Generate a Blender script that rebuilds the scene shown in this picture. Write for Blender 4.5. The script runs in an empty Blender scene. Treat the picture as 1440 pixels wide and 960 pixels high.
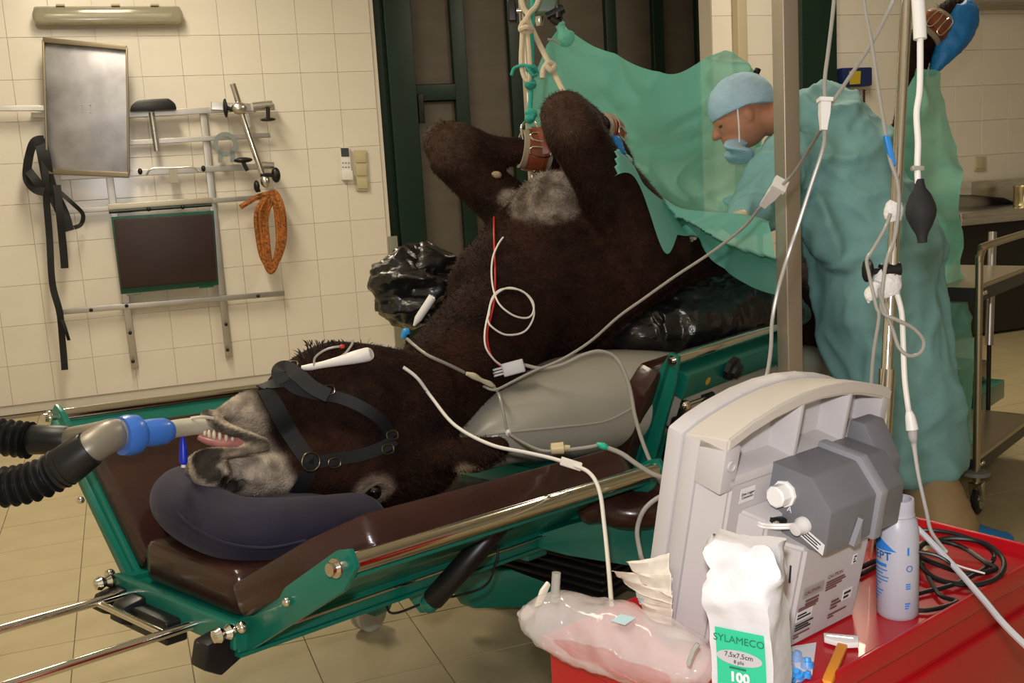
import bpy, bmesh, math, random
from mathutils import Vector as V, Matrix, noise
random.seed(7)
sc = bpy.context.scene
COL = sc.collection
# ------------------------------------------------------------------ camera
F = 1456.5; H = 1.35
yaw, pitch, roll = [math.radians(a) for a in (20.286, 9.471, -3.446)]
def _rot():
    cy, sy = math.cos(yaw), math.sin(yaw)
    cp, sp = math.cos(pitch), math.sin(pitch)
    cr, sr = math.cos(roll), math.sin(roll)
    Rx = Matrix(((1,0,0),(0,cp,-sp),(0,sp,cp))); Rz = Matrix(((cr,-sr,0),(sr,cr,0),(0,0,1)))
    R = Rz @ Rx
    return R @ V((cy,0,sy)), R @ V((-sy,0,cy)), R @ V((0,-1,0))
RU, RV, RW = _rot()
CAM = V((0,0,H))
cam = bpy.data.cameras.new('camera'); camo = bpy.data.objects.new('camera', cam); COL.objects.link(camo)
ax = [V((RU[i], RV[i], RW[i])) for i in range(3)]        # camera right, down, forward in the room
camo.matrix_world = Matrix(((ax[0].x,-ax[1].x,-ax[2].x,0),(ax[0].y,-ax[1].y,-ax[2].y,0),(ax[0].z,-ax[1].z,-ax[2].z,H),(0,0,0,1)))
cam.sensor_width = 36; cam.lens = F/1440*36; cam.clip_start = .02; cam.clip_end = 60
sc.camera = camo
# ------------------------------------------------------------------ light and exposure
sc.view_settings.view_transform = 'Standard'; sc.view_settings.look = 'None'
sc.view_settings.gamma = 1; sc.view_settings.use_curve_mapping = False
sc.view_settings.exposure = 0.0
wd = bpy.data.worlds.new('room_air'); sc.world = wd; wd.use_nodes = True
wd.node_tree.nodes['Background'].inputs[0].default_value = (1,.86,.62,1)
wd.node_tree.nodes['Background'].inputs[1].default_value = .02
def area(name, loc, size, power, col, rot=(0,0,0), sy=None):
    l = bpy.data.lights.new(name, 'AREA'); l.energy = power; l.color = col
    l.shape = 'RECTANGLE'; l.size = size; l.size_y = sy or size
    o = bpy.data.objects.new(name, l); COL.objects.link(o); o.location = loc; o.rotation_euler = rot
    return o
WARM = (1,.88,.67)
area('ceiling_lamp', (0.1, 5.4, 3.2), .35, 62, WARM, sy=1.5)
area('ceiling_lamp', (3.6, 4.3, 3.2), .35, 50, WARM, sy=1.5)
area('ceiling_lamp', (-.4, 2.6, 3.2), .35, 40, WARM, sy=1.5)
fl = bpy.data.lights.new('camera_flash', 'POINT'); fl.energy = 96; fl.color = (1,.97,1.0); fl.shadow_soft_size = .03
flo = bpy.data.objects.new('camera_flash', fl); COL.objects.link(flo); flo.location = (-.03, .0, H+.13)
# ------------------------------------------------------------------ picture-to-room helpers
def ray(x, y):
    c = V(((x-720)/F, (y-480)/F, 1)); return V((RU.dot(c), RV.dot(c), RW.dot(c)))
def P(x, y, d): return CAM + ray(x, y)*d                  # point d metres ahead
def PZ(x, y, z):
    r = ray(x, y); return CAM + r*((z-H)/r.z)
def PY(x, y, Y):
    r = ray(x, y); return CAM + r*(Y/r.y)
def PL(x, y, n, k):
    r = ray(x, y); return CAM + r*((k-CAM.dot(n))/r.dot(n))
RIGHT, DOWN, FWD = ax
def px(v, d): return v*d/F
UPV = V((0,0,1))
# ------------------------------------------------------------------ materials
MATS = {}
def mat(name, col, rough=.5, metal=0, var=0, vscale=8, bump=0, bscale=60, col2=None, trans=0, ior=1.45, alpha=1, coat=0, sss=0, spec=.5, stretch=None, sheen=0, tl=0):
    if name in MATS: return MATS[name]
    m = bpy.data.materials.new(name); m.use_nodes = True; nt = m.node_tree; N = nt.nodes; L = nt.links
    b = N['Principled BSDF']
    b.inputs['Base Color'].default_value = (*col,1); b.inputs['Roughness'].default_value = rough
    b.inputs['Metallic'].default_value = metal; b.inputs['IOR'].default_value = ior
    b.inputs['Transmission Weight'].default_value = trans; b.inputs['Alpha'].default_value = alpha
    b.inputs['Coat Weight'].default_value = coat; b.inputs['Specular IOR Level'].default_value = spec
    b.inputs['Sheen Weight'].default_value = sheen
    if sss: b.inputs['Subsurface Weight'].default_value = sss; b.inputs['Subsurface Radius'].default_value = (.02,.01,.006)
    tc = N.new('ShaderNodeTexCoord'); src = tc.outputs['Object']
    if stretch:
        mp = N.new('ShaderNodeMapping'); mp.inputs['Scale'].default_value = stretch
        L.new(src, mp.inputs['Vector']); src = mp.outputs['Vector']
    if var or col2:
        n = N.new('ShaderNodeTexNoise'); n.inputs['Scale'].default_value = vscale; n.inputs['Detail'].default_value = 5
        L.new(src, n.inputs['Vector'])
        r = N.new('ShaderNodeValToRGB'); r.color_ramp.elements[0].position = .32; r.color_ramp.elements[1].position = .68
        c2 = col2 or tuple(min(1,c*(1+var)) for c in col); c1 = col if col2 else tuple(c*(1-var) for c in col)
        r.color_ramp.elements[0].color = (*c1,1); r.color_ramp.elements[1].color = (*c2,1)
        L.new(n.outputs['Fac'], r.inputs['Fac']); L.new(r.outputs['Color'], b.inputs['Base Color'])
    if bump:
        n2 = N.new('ShaderNodeTexNoise'); n2.inputs['Scale'].default_value = bscale; n2.inputs['Detail'].default_value = 4
        L.new(src, n2.inputs['Vector'])
        bp = N.new('ShaderNodeBump'); bp.inputs['Strength'].default_value = bump; bp.inputs['Distance'].default_value = .01
        L.new(n2.outputs['Fac'], bp.inputs['Height']); L.new(bp.outputs['Normal'], b.inputs['Normal'])
    if tl:                                                # thin cloth: part of the light goes through
        t = N.new('ShaderNodeBsdfTranslucent'); t.inputs['Color'].default_value = (*col,1)
        tr = N.new('ShaderNodeBsdfTransparent'); mx = N.new('ShaderNodeMixShader'); mx2 = N.new('ShaderNodeMixShader')
        mx.inputs[0].default_value = .35; mx2.inputs[0].default_value = tl
        L.new(b.outputs[0], mx.inputs[1]); L.new(t.outputs[0], mx.inputs[2])
        L.new(mx.outputs[0], mx2.inputs[1]); L.new(tr.outputs[0], mx2.inputs[2])
        L.new(mx2.outputs[0], N['Material Output'].inputs['Surface'])
    MATS[name] = m; return m
def vcmat(name, rough=.6, spec=.3, bump=0, bscale=200, var=.35, sheen=0):
    if name in MATS: return MATS[name]
    m = bpy.data.materials.new(name); m.use_nodes = True; nt = m.node_tree; N = nt.nodes; L = nt.links; b = N['Principled BSDF']
    a = N.new('ShaderNodeVertexColor'); a.layer_name = 'Col'
    n = N.new('ShaderNodeTexNoise'); n.inputs['Scale'].default_value = 35; n.inputs['Detail'].default_value = 6
    tc = N.new('ShaderNodeTexCoord'); L.new(tc.outputs['Object'], n.inputs['Vector'])
    mr = N.new('ShaderNodeMapRange'); mr.inputs['From Min'].default_value = .3; mr.inputs['From Max'].default_value = .7
    mr.inputs['To Min'].default_value = 1-var; mr.inputs['To Max'].default_value = 1+var
    L.new(n.outputs['Fac'], mr.inputs['Value'])
    mul = N.new('ShaderNodeVectorMath'); mul.operation = 'SCALE'; L.new(a.outputs['Color'], mul.inputs[0]); L.new(mr.outputs['Result'], mul.inputs['Scale'])
    L.new(mul.outputs['Vector'], b.inputs['Base Color'])
    b.inputs['Roughness'].default_value = rough; b.inputs['Specular IOR Level'].default_value = spec
    b.inputs['Sheen Weight'].default_value = sheen
    if bump:
        n2 = N.new('ShaderNodeTexNoise'); n2.inputs['Scale'].default_value = bscale; L.new(tc.outputs['Object'], n2.inputs['Vector'])
        bp = N.new('ShaderNodeBump'); bp.inputs['Strength'].default_value = bump; bp.inputs['Distance'].default_value = .01
        L.new(n2.outputs['Fac'], bp.inputs['Height']); L.new(bp.outputs['Normal'], b.inputs['Normal'])
    MATS[name] = m; return m
TILE = mat('wall_tile', (.76,.705,.61), .18, var=.03, vscale=3, spec=.5)
GROUT = mat('grout', (.68,.62,.525), .8)
FTILE = mat('floor_tile', (.42,.345,.20), .38, var=.07, vscale=6, bump=.03, bscale=120)
FGROUT = mat('floor_grout', (.20,.16,.11), .85)
PLASTER = mat('ceiling_paint', (.72,.68,.58), .9)
STEEL = mat('brushed_steel', (.62,.60,.57), .32, 1, var=.12, vscale=10, stretch=(1,1,12))
CHROME = mat('chrome', (.78,.74,.66), .1, 1)
ALU = mat('aluminium', (.50,.475,.43), .38, 1, var=.08)
GREEN = mat('green_enamel', (.005,.145,.10), .28, var=.08, vscale=4, coat=.3)
DGREEN = mat('dark_green_paint', (.004,.020,.012), .4, var=.1)
BROWN = mat('brown_vinyl', (.036,.013,.010), .24, var=.2, vscale=6, bump=.05, bscale=90, coat=.25)
BLACK = mat('black_plastic', (.007,.007,.008), .38)
RUBBER = mat('black_rubber', (.007,.007,.008), .4)
WHITE = mat('white_plastic', (.80,.78,.74), .4)
PVC = mat('clear_tubing', (.44,.42,.37), .25, var=.05, trans=.3)
CABLEW = mat('white_cable', (.76,.73,.66), .45)
GREYC = mat('grey_cable', (.42,.41,.39), .5)
# ------------------------------------------------------------------ mesh builder
def cr(pts, n):                                           # Catmull-Rom through tuples
    out = []; m = len(pts)
    for i in range(m-1):
        p0, p1, p2, p3 = pts[max(i-1,0)], pts[i], pts[i+1], pts[min(i+2,m-1)]
        for k in range(n):
            t = k/n; t2 = t*t; t3 = t2*t
            out.append(tuple(.5*((2*b)+(-a+c)*t+(2*a-5*b+4*c-d)*t2+(-a+3*b-3*c+d)*t3) for a,b,c,d in zip(p0,p1,p2,p3)))
    out.append(tuple(pts[-1])); return out
class MB:
    def __init__(s): s.v = []; s.f = []
    def add(s, vs, fs):
        b = len(s.v); s.v += [V(x) for x in vs]; s.f += [tuple(i+b for i in f) for f in fs]; return s
    def box(s, c, sx, sy, sz, X=V((1,0,0)), Y=V((0,1,0)), Z=V((0,0,1)), ch=0):
        c = V(c); X, Y, Z = V(X), V(Y), V(Z)
        if not ch:
            vs = [c+X*(a*sx/2)+Y*(b*sy/2)+Z*(d*sz/2) for d in (-1,1) for b in (-1,1) for a in (-1,1)]
            return s.add(vs, [(0,2,3,1),(4,5,7,6),(0,1,5,4),(2,6,7,3),(0,4,6,2),(1,3,7,5)])
        bm = bmesh.new(); bmesh.ops.create_cube(bm, size=1)
        for v in bm.verts: v.co = V((v.co.x*sx, v.co.y*sy, v.co.z*sz))
        bmesh.ops.bevel(bm, geom=bm.edges[:], offset=ch, segments=3, affect='EDGES', profile=.6)
        bm.verts.index_update()
        s.add([c+X*v.co.x+Y*v.co.y+Z*v.co.z for v in bm.verts], [[v.index for v in f.verts] for f in bm.faces]); bm.free(); return s
    def prism(s, poly, d, ch=0):                          # polygon of points pushed along vector d
        poly = [V(p) for p in poly]; d = V(d); n = len(poly)
        if ch:
            bm = bmesh.new()
            a = [bm.verts.new(p) for p in poly]; b = [bm.verts.new(p+d) for p in poly]
            bm.faces.new(a); bm.faces.new(b[::-1])
            for i in range(n): bm.faces.new((a[i], b[i], b[(i+1)%n], a[(i+1)%n]))
            bmesh.ops.recalc_face_normals(bm, faces=bm.faces[:])
            bmesh.ops.bevel(bm, geom=bm.edges[:], offset=ch, segments=2, affect='EDGES', profile=.6)
            bm.verts.index_update()
            s.add([v.co.copy() for v in bm.verts], [[v.index for v in f.verts] for f in bm.faces]); bm.free(); return s
        nn = V((0,0,0))
        for i in range(n): nn += poly[i].cross(poly[(i+1)%n])
        if nn.dot(d) > 0: poly = poly[::-1]
        return s.add(poly+[p+d for p in poly], [tuple(range(n)), tuple(range(2*n-1,n-1,-1))]+[(i,i+n,(i+1)%n+n,(i+1)%n) for i in range(n)])
    def rings(s, rings, cap=True, closed=False):
        n = len(rings[0]); b = len(s.v); m = len(rings)
        for r in rings: s.v += [V(p) for p in r]
        for i in range(m-1+(1 if closed else 0)):
            for j in range(n):
                k = (j+1)%n; i2 = (i+1)%m
                s.f.append((b+i*n+j, b+i*n+k, b+i2*n+k, b+i2*n+j))
        if cap and not closed:
            s.f.append(tuple(b+j for j in range(n-1,-1,-1))); s.f.append(tuple(b+(m-1)*n+j for j in range(n)))
        return s
    def tube(s, pts, r, seg=10, n=8, smooth=True, closed=False, flat=1):
        pts = [V(p) for p in pts]; rs = r if isinstance(r,(list,tuple)) else [r]*len(pts)
        q = [(*p, rr) for p, rr in zip(pts, rs)]
        if closed:
            m = len(q); ext = [q[-1]]+q+[q[0],q[1]]
            q = cr(ext, n)[n:-n-1] if smooth else q
        elif smooth and len(q) > 2: q = cr(q, n)
        c = [V(a[:3]) for a in q]; rr = [max(a[3],1e-4) for a in q]; m = len(c); R = []; u = None
        for i in range(m):
            t = (c[(i+1)%m]-c[i-1]) if closed else (c[min(i+1,m-1)]-c[max(i-1,0)])
            t.normalize()
            if u is None:
                u = t.cross(UPV)
                if u.length < .1: u = t.cross(V((1,0,0)))
            u = u - t*u.dot(t); u.normalize(); w = t.cross(u)
            R.append([c[i]+(u*math.cos(2*math.pi*j/seg)+w*(flat*math.sin(2*math.pi*j/seg)))*rr[i] for j in range(seg)])
        return s.rings(R, True, closed)
    def cyl(s, a, b, r, seg=20, r2=None):
        return s.tube([a,b], [r, r if r2 is None else r2], seg, smooth=False)
    def lathe(s, o, axis, prof, seg=24, X=None, cap=True):          # prof: (distance along axis, radius)
        o = V(o); axis = V(axis).normalized(); u = V(X) if X else axis.orthogonal().normalized(); u = (u-axis*u.dot(axis)).normalized(); w = axis.cross(u)
        return s.rings([[o+axis*h+(u*math.cos(2*math.pi*j/seg)+w*math.sin(2*math.pi*j/seg))*max(r,1e-4) for j in range(seg)] for h, r in prof], cap)
    def ell(s, c, rx, ry, rz, X=V((1,0,0)), Y=V((0,1,0)), Z=V((0,0,1)), seg=20, rg=12):
        c = V(c); X, Y, Z = V(X), V(Y), V(Z); R = []
        for i in range(rg+1):
            a = -math.pi/2+math.pi*i/rg; cz = math.sin(a); cc = max(math.cos(a),.002)
            R.append([c+Z*(rz*cz)+X*(rx*cc*math.cos(2*math.pi*j/seg))+Y*(ry*cc*math.sin(2*math.pi*j/seg)) for j in range(seg)])
        return s.rings(R)
    def limb(s, secs, n=5, seg=20, up=UPV, round_ends=True, pw=1.0):
        # secs: (point, half height, half width); elliptical sections swept along the path
        q = cr([(*V(p), a, b) for p, a, b in secs], n); m = len(q); R = []
        c = [V(a[:3]) for a in q]
        def ring(ce, t, a, b):
            w = t.cross(up)
            if w.length < .05: w = t.cross(V((0,1,0)))
            w.normalize(); u = w.cross(t).normalized(); o = []
            for j in range(seg):
                x = math.cos(2*math.pi*j/seg); y = math.sin(2*math.pi*j/seg)
                x = math.copysign(abs(x)**pw, x); y = math.copysign(abs(y)**pw, y)
                o.append(ce+w*(b*x)+u*(a*y))
            return o
        for i in range(m):
            t = (c[min(i+1,m-1)]-c[max(i-1,0)]).normalized(); a, b = max(q[i][3],.003), max(q[i][4],.003)
            if i == 0 and round_ends:
                k = min(a,b)
                for e in (1,.9,.65,.35): R.append(ring(c[0]-t*(k*e), t, a*math.sqrt(max(1-e*e,.003)), b*math.sqrt(max(1-e*e,.003))))
            R.append(ring(c[i], t, a, b))
            if i == m-1 and round_ends:
                k = min(a,b)
                for e in (.35,.65,.9,1): R.append(ring(c[-1]+t*(k*e), t, a*math.sqrt(max(1-e*e,.003)), b*math.sqrt(max(1-e*e,.003))))
        return s.rings(R)
    def build(s, name, m, parent=None, org=None, smooth=True, ang=40, bevel=0):
        if org is None:
            if parent is not None: org = ORG[parent.name]
            else:
                xs = [v.x for v in s.v]; ys = [v.y for v in s.v]; org = V(((min(xs)+max(xs))/2, (min(ys)+max(ys))/2, min(v.z for v in s.v)))
        me = bpy.data.meshes.new(name); me.from_pydata([v-org for v in s.v], [], s.f); me.update()
        bm = bmesh.new(); bm.from_mesh(me); bmesh.ops.recalc_face_normals(bm, faces=bm.faces[:])
        if bevel: bmesh.ops.bevel(bm, geom=[e for e in bm.edges if len(e.link_faces)==2 and e.calc_face_angle(0)>.5], offset=bevel, segments=2, affect='EDGES')
        bm.to_mesh(me); bm.free()
        if m: me.materials.append(m)
        if smooth:
            for p in me.polygons: p.use_smooth = True
            try: me.set_sharp_from_angle(angle=math.radians(ang))
            except Exception: pass
        return link(name, me, parent, org)
ORG = {}
def link(name, me, parent, org):
    o = bpy.data.objects.new(name, me); COL.objects.link(o)
    if parent is not None: o.parent = parent
    else: o.location = org
    ORG[o.name] = org.copy(); return o
def tag(o, label, cat, group=None, kind=None):
    o['label'] = label; o['category'] = cat
    if group: o['group'] = group
    if kind: o['kind'] = kind
    return o
def thing(name, label, cat, loc, group=None):
    o = bpy.data.objects.new(name, None); COL.objects.link(o); o.location = V(loc); o.empty_display_size = .05
    ORG[o.name] = V(loc); return tag(o, label, cat, group)
def struct(o): o['kind'] = 'structure'; return o
SC2 = bpy.data.scenes.new('workbench')
def remesh(mb, vox, smooth_it=6):
    me = bpy.data.meshes.new('tmp'); me.from_pydata([tuple(v) for v in mb.v], [], mb.f); me.update()
    bm = bmesh.new(); bm.from_mesh(me); bmesh.ops.recalc_face_normals(bm, faces=bm.faces[:]); bm.to_mesh(me); bm.free()
    o = bpy.data.objects.new('tmp', me); SC2.collection.objects.link(o)
    r = o.modifiers.new('r','REMESH'); r.mode = 'VOXEL'; r.voxel_size = vox
    if smooth_it: sm = o.modifiers.new('s','SMOOTH'); sm.factor = .5; sm.iterations = smooth_it
    vl = SC2.view_layers[0]; vl.update(); dg = vl.depsgraph; e = o.evaluated_get(dg); out = bpy.data.meshes.new_from_object(e)
    bpy.data.objects.remove(o); bpy.data.meshes.remove(me); return out
def put(me, name, m, parent, org=None):
    org = org if org is not None else ORG[parent.name]
    for v in me.vertices: v.co -= org
    me.materials.clear(); me.materials.append(m)
    for p in me.polygons: p.use_smooth = True
    me.name = name; me.update(); return link(name, me, parent, org)
def text(name, body, o, X, Y, size, m, parent, align='CENTER', off=.0008, bold=0):
    cu = bpy.data.curves.new('t','FONT'); cu.body = body; cu.size = size; cu.align_x = align; cu.align_y = 'CENTER'; cu.resolution_u = 3
    cu.offset = bold; cu.extrude = .00015/1.0
    t = bpy.data.objects.new('t', cu); me = bpy.data.meshes.new_from_object(t); bpy.data.objects.remove(t)
    X = V(X).normalized(); Y = V(Y); Y = (Y-X*Y.dot(X)).normalized(); Z = X.cross(Y); o = V(o)+Z*off; org = ORG[parent.name]
    for v in me.vertices: v.co = o+X*v.co.x+Y*v.co.y+Z*v.co.z-org
    me.materials.clear(); me.materials.append(m); me.name = name
    return link(name, me, parent, org)
def arc_pts(o, X, Y, r, a0, a1, n): return [V(o)+V(X)*(r*math.cos(math.radians(a0+(a1-a0)*i/n)))+V(Y)*(r*math.sin(math.radians(a0+(a1-a0)*i/n))) for i in range(n+1)]
# ================================================================== SETTING
WY = 7.14; RY = 6.0
def flat(name, pts, m, d): return struct(MB().prism(pts, d).build(name, m, org=V((0,0,0)), smooth=False))
floor = flat('floor', [(-3.2,-2.2,-.006),(8.2,-2.2,-.006),(8.2,8.2,-.006),(-3.2,8.2,-.006)], FGROUT, (0,0,-.08))
ceil = flat('ceiling', [(-3.2,-2.2,3.35),(8.2,-2.2,3.35),(8.2,8.2,3.35),(-3.2,8.2,3.35)], PLASTER, (0,0,.1))
wl = flat('wall_back', [(-3.2,WY+.004,0),(1.78,WY+.004,0),(1.78,WY+.004,3.35),(-3.2,WY+.004,3.35)], GROUT, (0,.15,0))
wr = flat('wall_right', [(3.72,RY+.004,0),(8.2,RY+.004,0),(8.2,RY+.004,3.35),(3.72,RY+.004,3.35)], GROUT, (0,.15,0))
flat('wall_return', [(4.56,RY+.15,0),(4.56,8.2,0),(4.56,8.2,3.35),(4.56,RY+.15,3.35)], PLASTER, (.15,0,0))
flat('wall_left', [(-3.2,-2.2,0),(-3.2,8.2,0),(-3.2,8.2,3.35),(-3.2,-2.2,3.35)], PLASTER, (-.15,0,0))
flat('wall_east', [(8.2,-2.2,0),(8.2,8.2,0),(8.2,8.2,3.35),(8.2,-2.2,3.35)], PLASTER, (.15,0,0))
flat('wall_front', [(-3.2,-2.2,0),(8.2,-2.2,0),(8.2,-2.2,3.35),(-3.2,-2.2,3.35)], PLASTER, (0,-.15,0))
flat('wall_far', [(1.7,7.42,0),(4.7,7.42,0),(4.7,7.42,3.35),(1.7,7.42,3.35)], PLASTER, (0,.15,0))
def tile_mesh(name, sx, sy, th, m, axes):
    b = MB().box((0,0,0), sx, sy, th, *axes, ch=.0014); me = bpy.data.meshes.new(name)
    me.from_pydata([tuple(v) for v in b.v], [], b.f); me.update(); me.materials.append(m); return me
def tiles(parent, centres, me, name, key, lim=300):
    centres = sorted(centres, key=key)
    for c in centres[:lim]:
        o = bpy.data.objects.new(name, me); COL.objects.link(o); o.parent = parent; o.location = c
    rest = centres[lim:]
    if rest:
        vs = []; fs = []
        for c in rest:
            b = len(vs); vs += [v.co+c for v in me.vertices]; fs += [tuple(i+b for i in p.vertices) for p in me.polygons]
        m2 = bpy.data.meshes.new(name+'_field'); m2.from_pydata([tuple(v) for v in vs], [], fs); m2.materials.append(me.materials[0])
        o = bpy.data.objects.new(name+'_field', m2); COL.objects.link(o); o.parent = parent; o['kind'] = 'stuff'
WX = (V((1,0,0)), V((0,0,1)), V((0,-1,0)))
wt = tile_mesh('wall_tile', .2482, .2482, .012, TILE, WX)
cs = [V((-3.0+.25*i+.125-.125, WY, .06-.25+.25*k+.125)) for i in range(20) for k in range(14)]
cs = [V((-2.875+.25*i, WY, -.065+.25*k+.0)) for i in range(19) for k in range(1,14)]
tiles(wl, cs, wt, 'tile', lambda c: abs(c.x-.3)+abs(c.z-1.3))
cs = [V((3.845+.25*i, RY, .115+.25*k)) for i in range(17) for k in range(13)]
tiles(wr, cs, wt, 'tile', lambda c: abs(c.x-5.2)+abs(c.z-1.6)*.7)
ft = tile_mesh('floor_tile', .3225, .3325, .012, FTILE, (V((1,0,0)), V((0,1,0)), V((0,0,1))))
cs = [V((.055+.325*(i+.5), 2.63+.336*(k+.5), -.006)) for i in range(-10,25) for k in range(-13,14)]
cs = [c for c in cs if not (c.y > 7.0 and (c.x < 1.9 or c.x > 4.4)) and not (c.y > 5.9 and c.x > 3.6 and not (c.x < 4.4 and c.y > 6.35)) and c.x < 8.0]
tiles(floor, cs, ft, 'floor_tile', lambda c: abs(c.x-(.25*(c.y-1)))*.8+abs(c.y-3.6)*.62)
# gate: dark green steel frame holding grey boards
DB = mat('gate_board', (.105,.088,.068), .55, var=.12, vscale=3, stretch=(1,1,3))
gate = thing('stable_gate', 'tall dark green steel gate with grey brown boards behind the donkey', 'gate', (2.8,7.3,0))
gx = [1.82, 2.37, 2.79, 3.56, 3.95, 4.33]
def gpart(name, x0, x1, z0, z1, y0, y1, m): return MB().box(((x0+x1)/2,(y0+y1)/2,(z0+z1)/2), x1-x0, y1-y0, z1-z0, ch=.004).build(name, m, gate)
pw = .115
for a, b in ((2.04,2.345),(2.445,2.775),(2.87,3.20),(3.204,3.555),(3.64,3.95),(4.04,4.33),(4.43,4.54)):
    gpart('board', a, b, .04, 1.85 if a < 2.1 else 3.3, 7.24, 7.28, DB)
gpart('board', 2.04, 2.345, 1.97, 3.3, 7.24, 7.28, DB)
gpart('frame_post', 1.86, 2.05, .0, 3.34, 7.16, 7.30, DGREEN)
gpart('frame_post', 1.775, 1.86, .0, 3.34, 7.20, 7.34, DGREEN)
for a, b in ((2.345,2.445),(2.775,2.87),(3.555,3.64),(3.95,4.04),(4.33,4.43)):
    gpart('frame_bar', a, b, .0, 3.34, 7.19, 7.29, DGREEN)
gpart('frame_rail', 2.05, 2.345, 1.855, 1.965, 7.19, 7.29, DGREEN)
gpart('frame_rail', 2.05, 4.54, .0, .05, 7.19, 7.29, DGREEN)
gpart('latch', 2.06, 2.10, 1.70, 1.90, 7.17, 7.2, BLACK)
struct(MB().box((1.79, WY-.012, .45), .06, .03, .96, ch=.003).build('trim_1', mat('corner_guard', (.36,.36,.30), .4, .6)))
# dark green column on the right wall
c0x = PY(1122,60,RY-.04).x; c1x = PY(1171,60,RY-.04).x
struct(MB().box(((c0x+c1x)/2, RY-.05, 1.67), c1x-c0x, .07, 3.34, ch=.004).build('trim_2', DGREEN))
struct(MB().box((PY(1042,60,RY-.06).x, RY-.05, 1.67), .07, .07, 3.34, ch=.006).build('trim_3', mat('pale_wood_stud', (.48,.40,.27), .5)))
# ================================================================== TABLE FRAME
T = ray(2000,330).normalized(); NN = V((-T.y,T.x,0)).normalized(); TU = T.cross(NN); TH = V((T.x,T.y,0)).normalized()
TC = V((-.003,2.23,.5))
def tw(s, t, h): return TC+T*s+NN*t+TU*h                  # head section (tilted a little)
def tb(s, t, z): return V((TC.x,TC.y,0))+TH*s+NN*t+V((0,0,z))   # level body section
table = thing('surgery_table', 'green steel veterinary surgery table with brown padded panels and chrome rails', 'operating table', tb(1.3,0,0))
def tp(name, mb, m, parent=None, **k): return mb.build(name, m, parent or table, **k)
# seat pad and base plate of the head section
tp('head_plate', MB().box(tw(.52,-.04,-.025), 1.02, .46, .03, T, NN, TU, ch=.004), GREEN)
tp('end_plate', MB().box(tw(.0,-.045,-.018), .02, .47, .055, T, NN, TU, ch=.006), GREEN)
tp('head_pad', MB().box(tw(.215,-.045,.04), .36, .36, .10, T, NN, TU, ch=.03), BROWN)
tp('head_pad', MB().box(tw(.72,-.045,.035), .6, .36, .08, T, NN, TU, ch=.025), BROWN)
for sgn, hin, rim, nm in ((-1,(-.27,-.01),(-.575,.175),'near'),(1,(.195,-.02),(.545,.305),'far')):
    hv = NN*hin[0]+TU*hin[1]; rv = NN*rim[0]+TU*rim[1]; e = (rv-hv); ln = e.length; e.normalize(); nrm = T.cross(e)
    if nrm.dot(TU) < 0: nrm = -nrm
    b0 = TC+hv
    # panel frame: thin green sheet with edge flanges
    tp('panel_sheet', MB().box(b0+T*.52+e*(ln*.5), .98, ln, .012, T, e, nrm), GREEN)
    tp('panel_flange', MB().box(b0+T*.52+e*(ln-.02)-nrm*.008, .96, .012, .022, T, e, nrm, ch=.002), GREEN)
    for s0 in ((.02, 1.0) if sgn < 0 else (.045, 1.0)):
        arm = [b0+T*s0-e*.06-nrm*.045, b0+T*s0+e*(ln-.02)-nrm*.035, b0+T*s0+e*(ln+.035)-nrm*.01, b0+T*s0+e*(ln+.035)+nrm*.025, b0+T*s0+e*(ln)+nrm*.035, b0+T*s0-e*.02+nrm*.02]
        tp('panel_arm', MB().prism(arm, T*.014, ch=.003), GREEN)
    # pad with chamfered front corner
    q = lambda a, b: b0+T*a+e*b+nrm*.012
    if sgn < 0: pl = [q(.0,.03),q(.03,ln-.10),q(.10,ln+.015),q(.9,ln+.015),q(.97,ln-.03),q(1.0,.04)]
    else: pl = [q(.055,.01),q(.055,ln-.14),q(.09,ln-.09),q(.97,ln-.09),q(1.0,.0)]
    tp('panel_pad', MB().prism(pl, nrm*(.075 if sgn < 0 else .07), ch=.018), BROWN)
    r0 = b0+T*(.03 if sgn<0 else .06)+e*(ln+.012)+nrm*.004
    rail = tp('side_rail', MB().cyl(r0, b0+T*1.0+e*(ln+.012)+nrm*.004, .019, 20), CHROME)
    tp('rail_bolt', MB().cyl(r0-T*.03, r0, .008, 8), CHROME, rail)
    tp('rail_bolt', MB().lathe(r0-T*.045, T, [(0,.0),(0,.012),(.012,.012),(.012,.018),(.015,.018)], 12), CHROME, rail)
    tp('arm_bolt', MB().ell(b0-T*.002+e*.03, .012,.012,.012), CHROME)
    tp('arm_bolt', MB().ell(b0+T*.012+e*(ln*.5), .009,.009,.009), CHROME)
# chrome draw bars sliding out of the head end
for t in (-.142,.135):
    tp('draw_bar', MB().tube([tw(.02,t,-.02), tw(-.06,t,-.025), tw(-1.2,t,-.03)], .0095, 14, 4), CHROME)
tp('draw_bar_brace', MB().cyl(tw(-.07,-.142,-.03), tw(-.07,.135,-.03), .008, 12), CHROME)
for t, s in ((-.245,.80),(.07,.65),(.15,.6)):
    tp('end_bracket', MB().prism([tw(-.01,t-.022,.0-.01),tw(-.06,t-.022,-.02),tw(-.07,t-.022,-.085*s),tw(-.03,t-.022,-.115*s),tw(.02,t-.022,-.085*s)], NN*.05, ch=.007), BLACK)
for t in (-.285,.175): tp('end_knob', MB().lathe(tw(-.015,t,.0), -T, [(0,.012),(.01,.016),(.02,.010),(.032,.016),(.042,.012),(.046,.001)], 16), CHROME)
tp('bracket_block', MB().box(tw(-.02,0,-.05), .05, .18, .05, T, NN, TU, ch=.006), BLACK)
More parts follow.
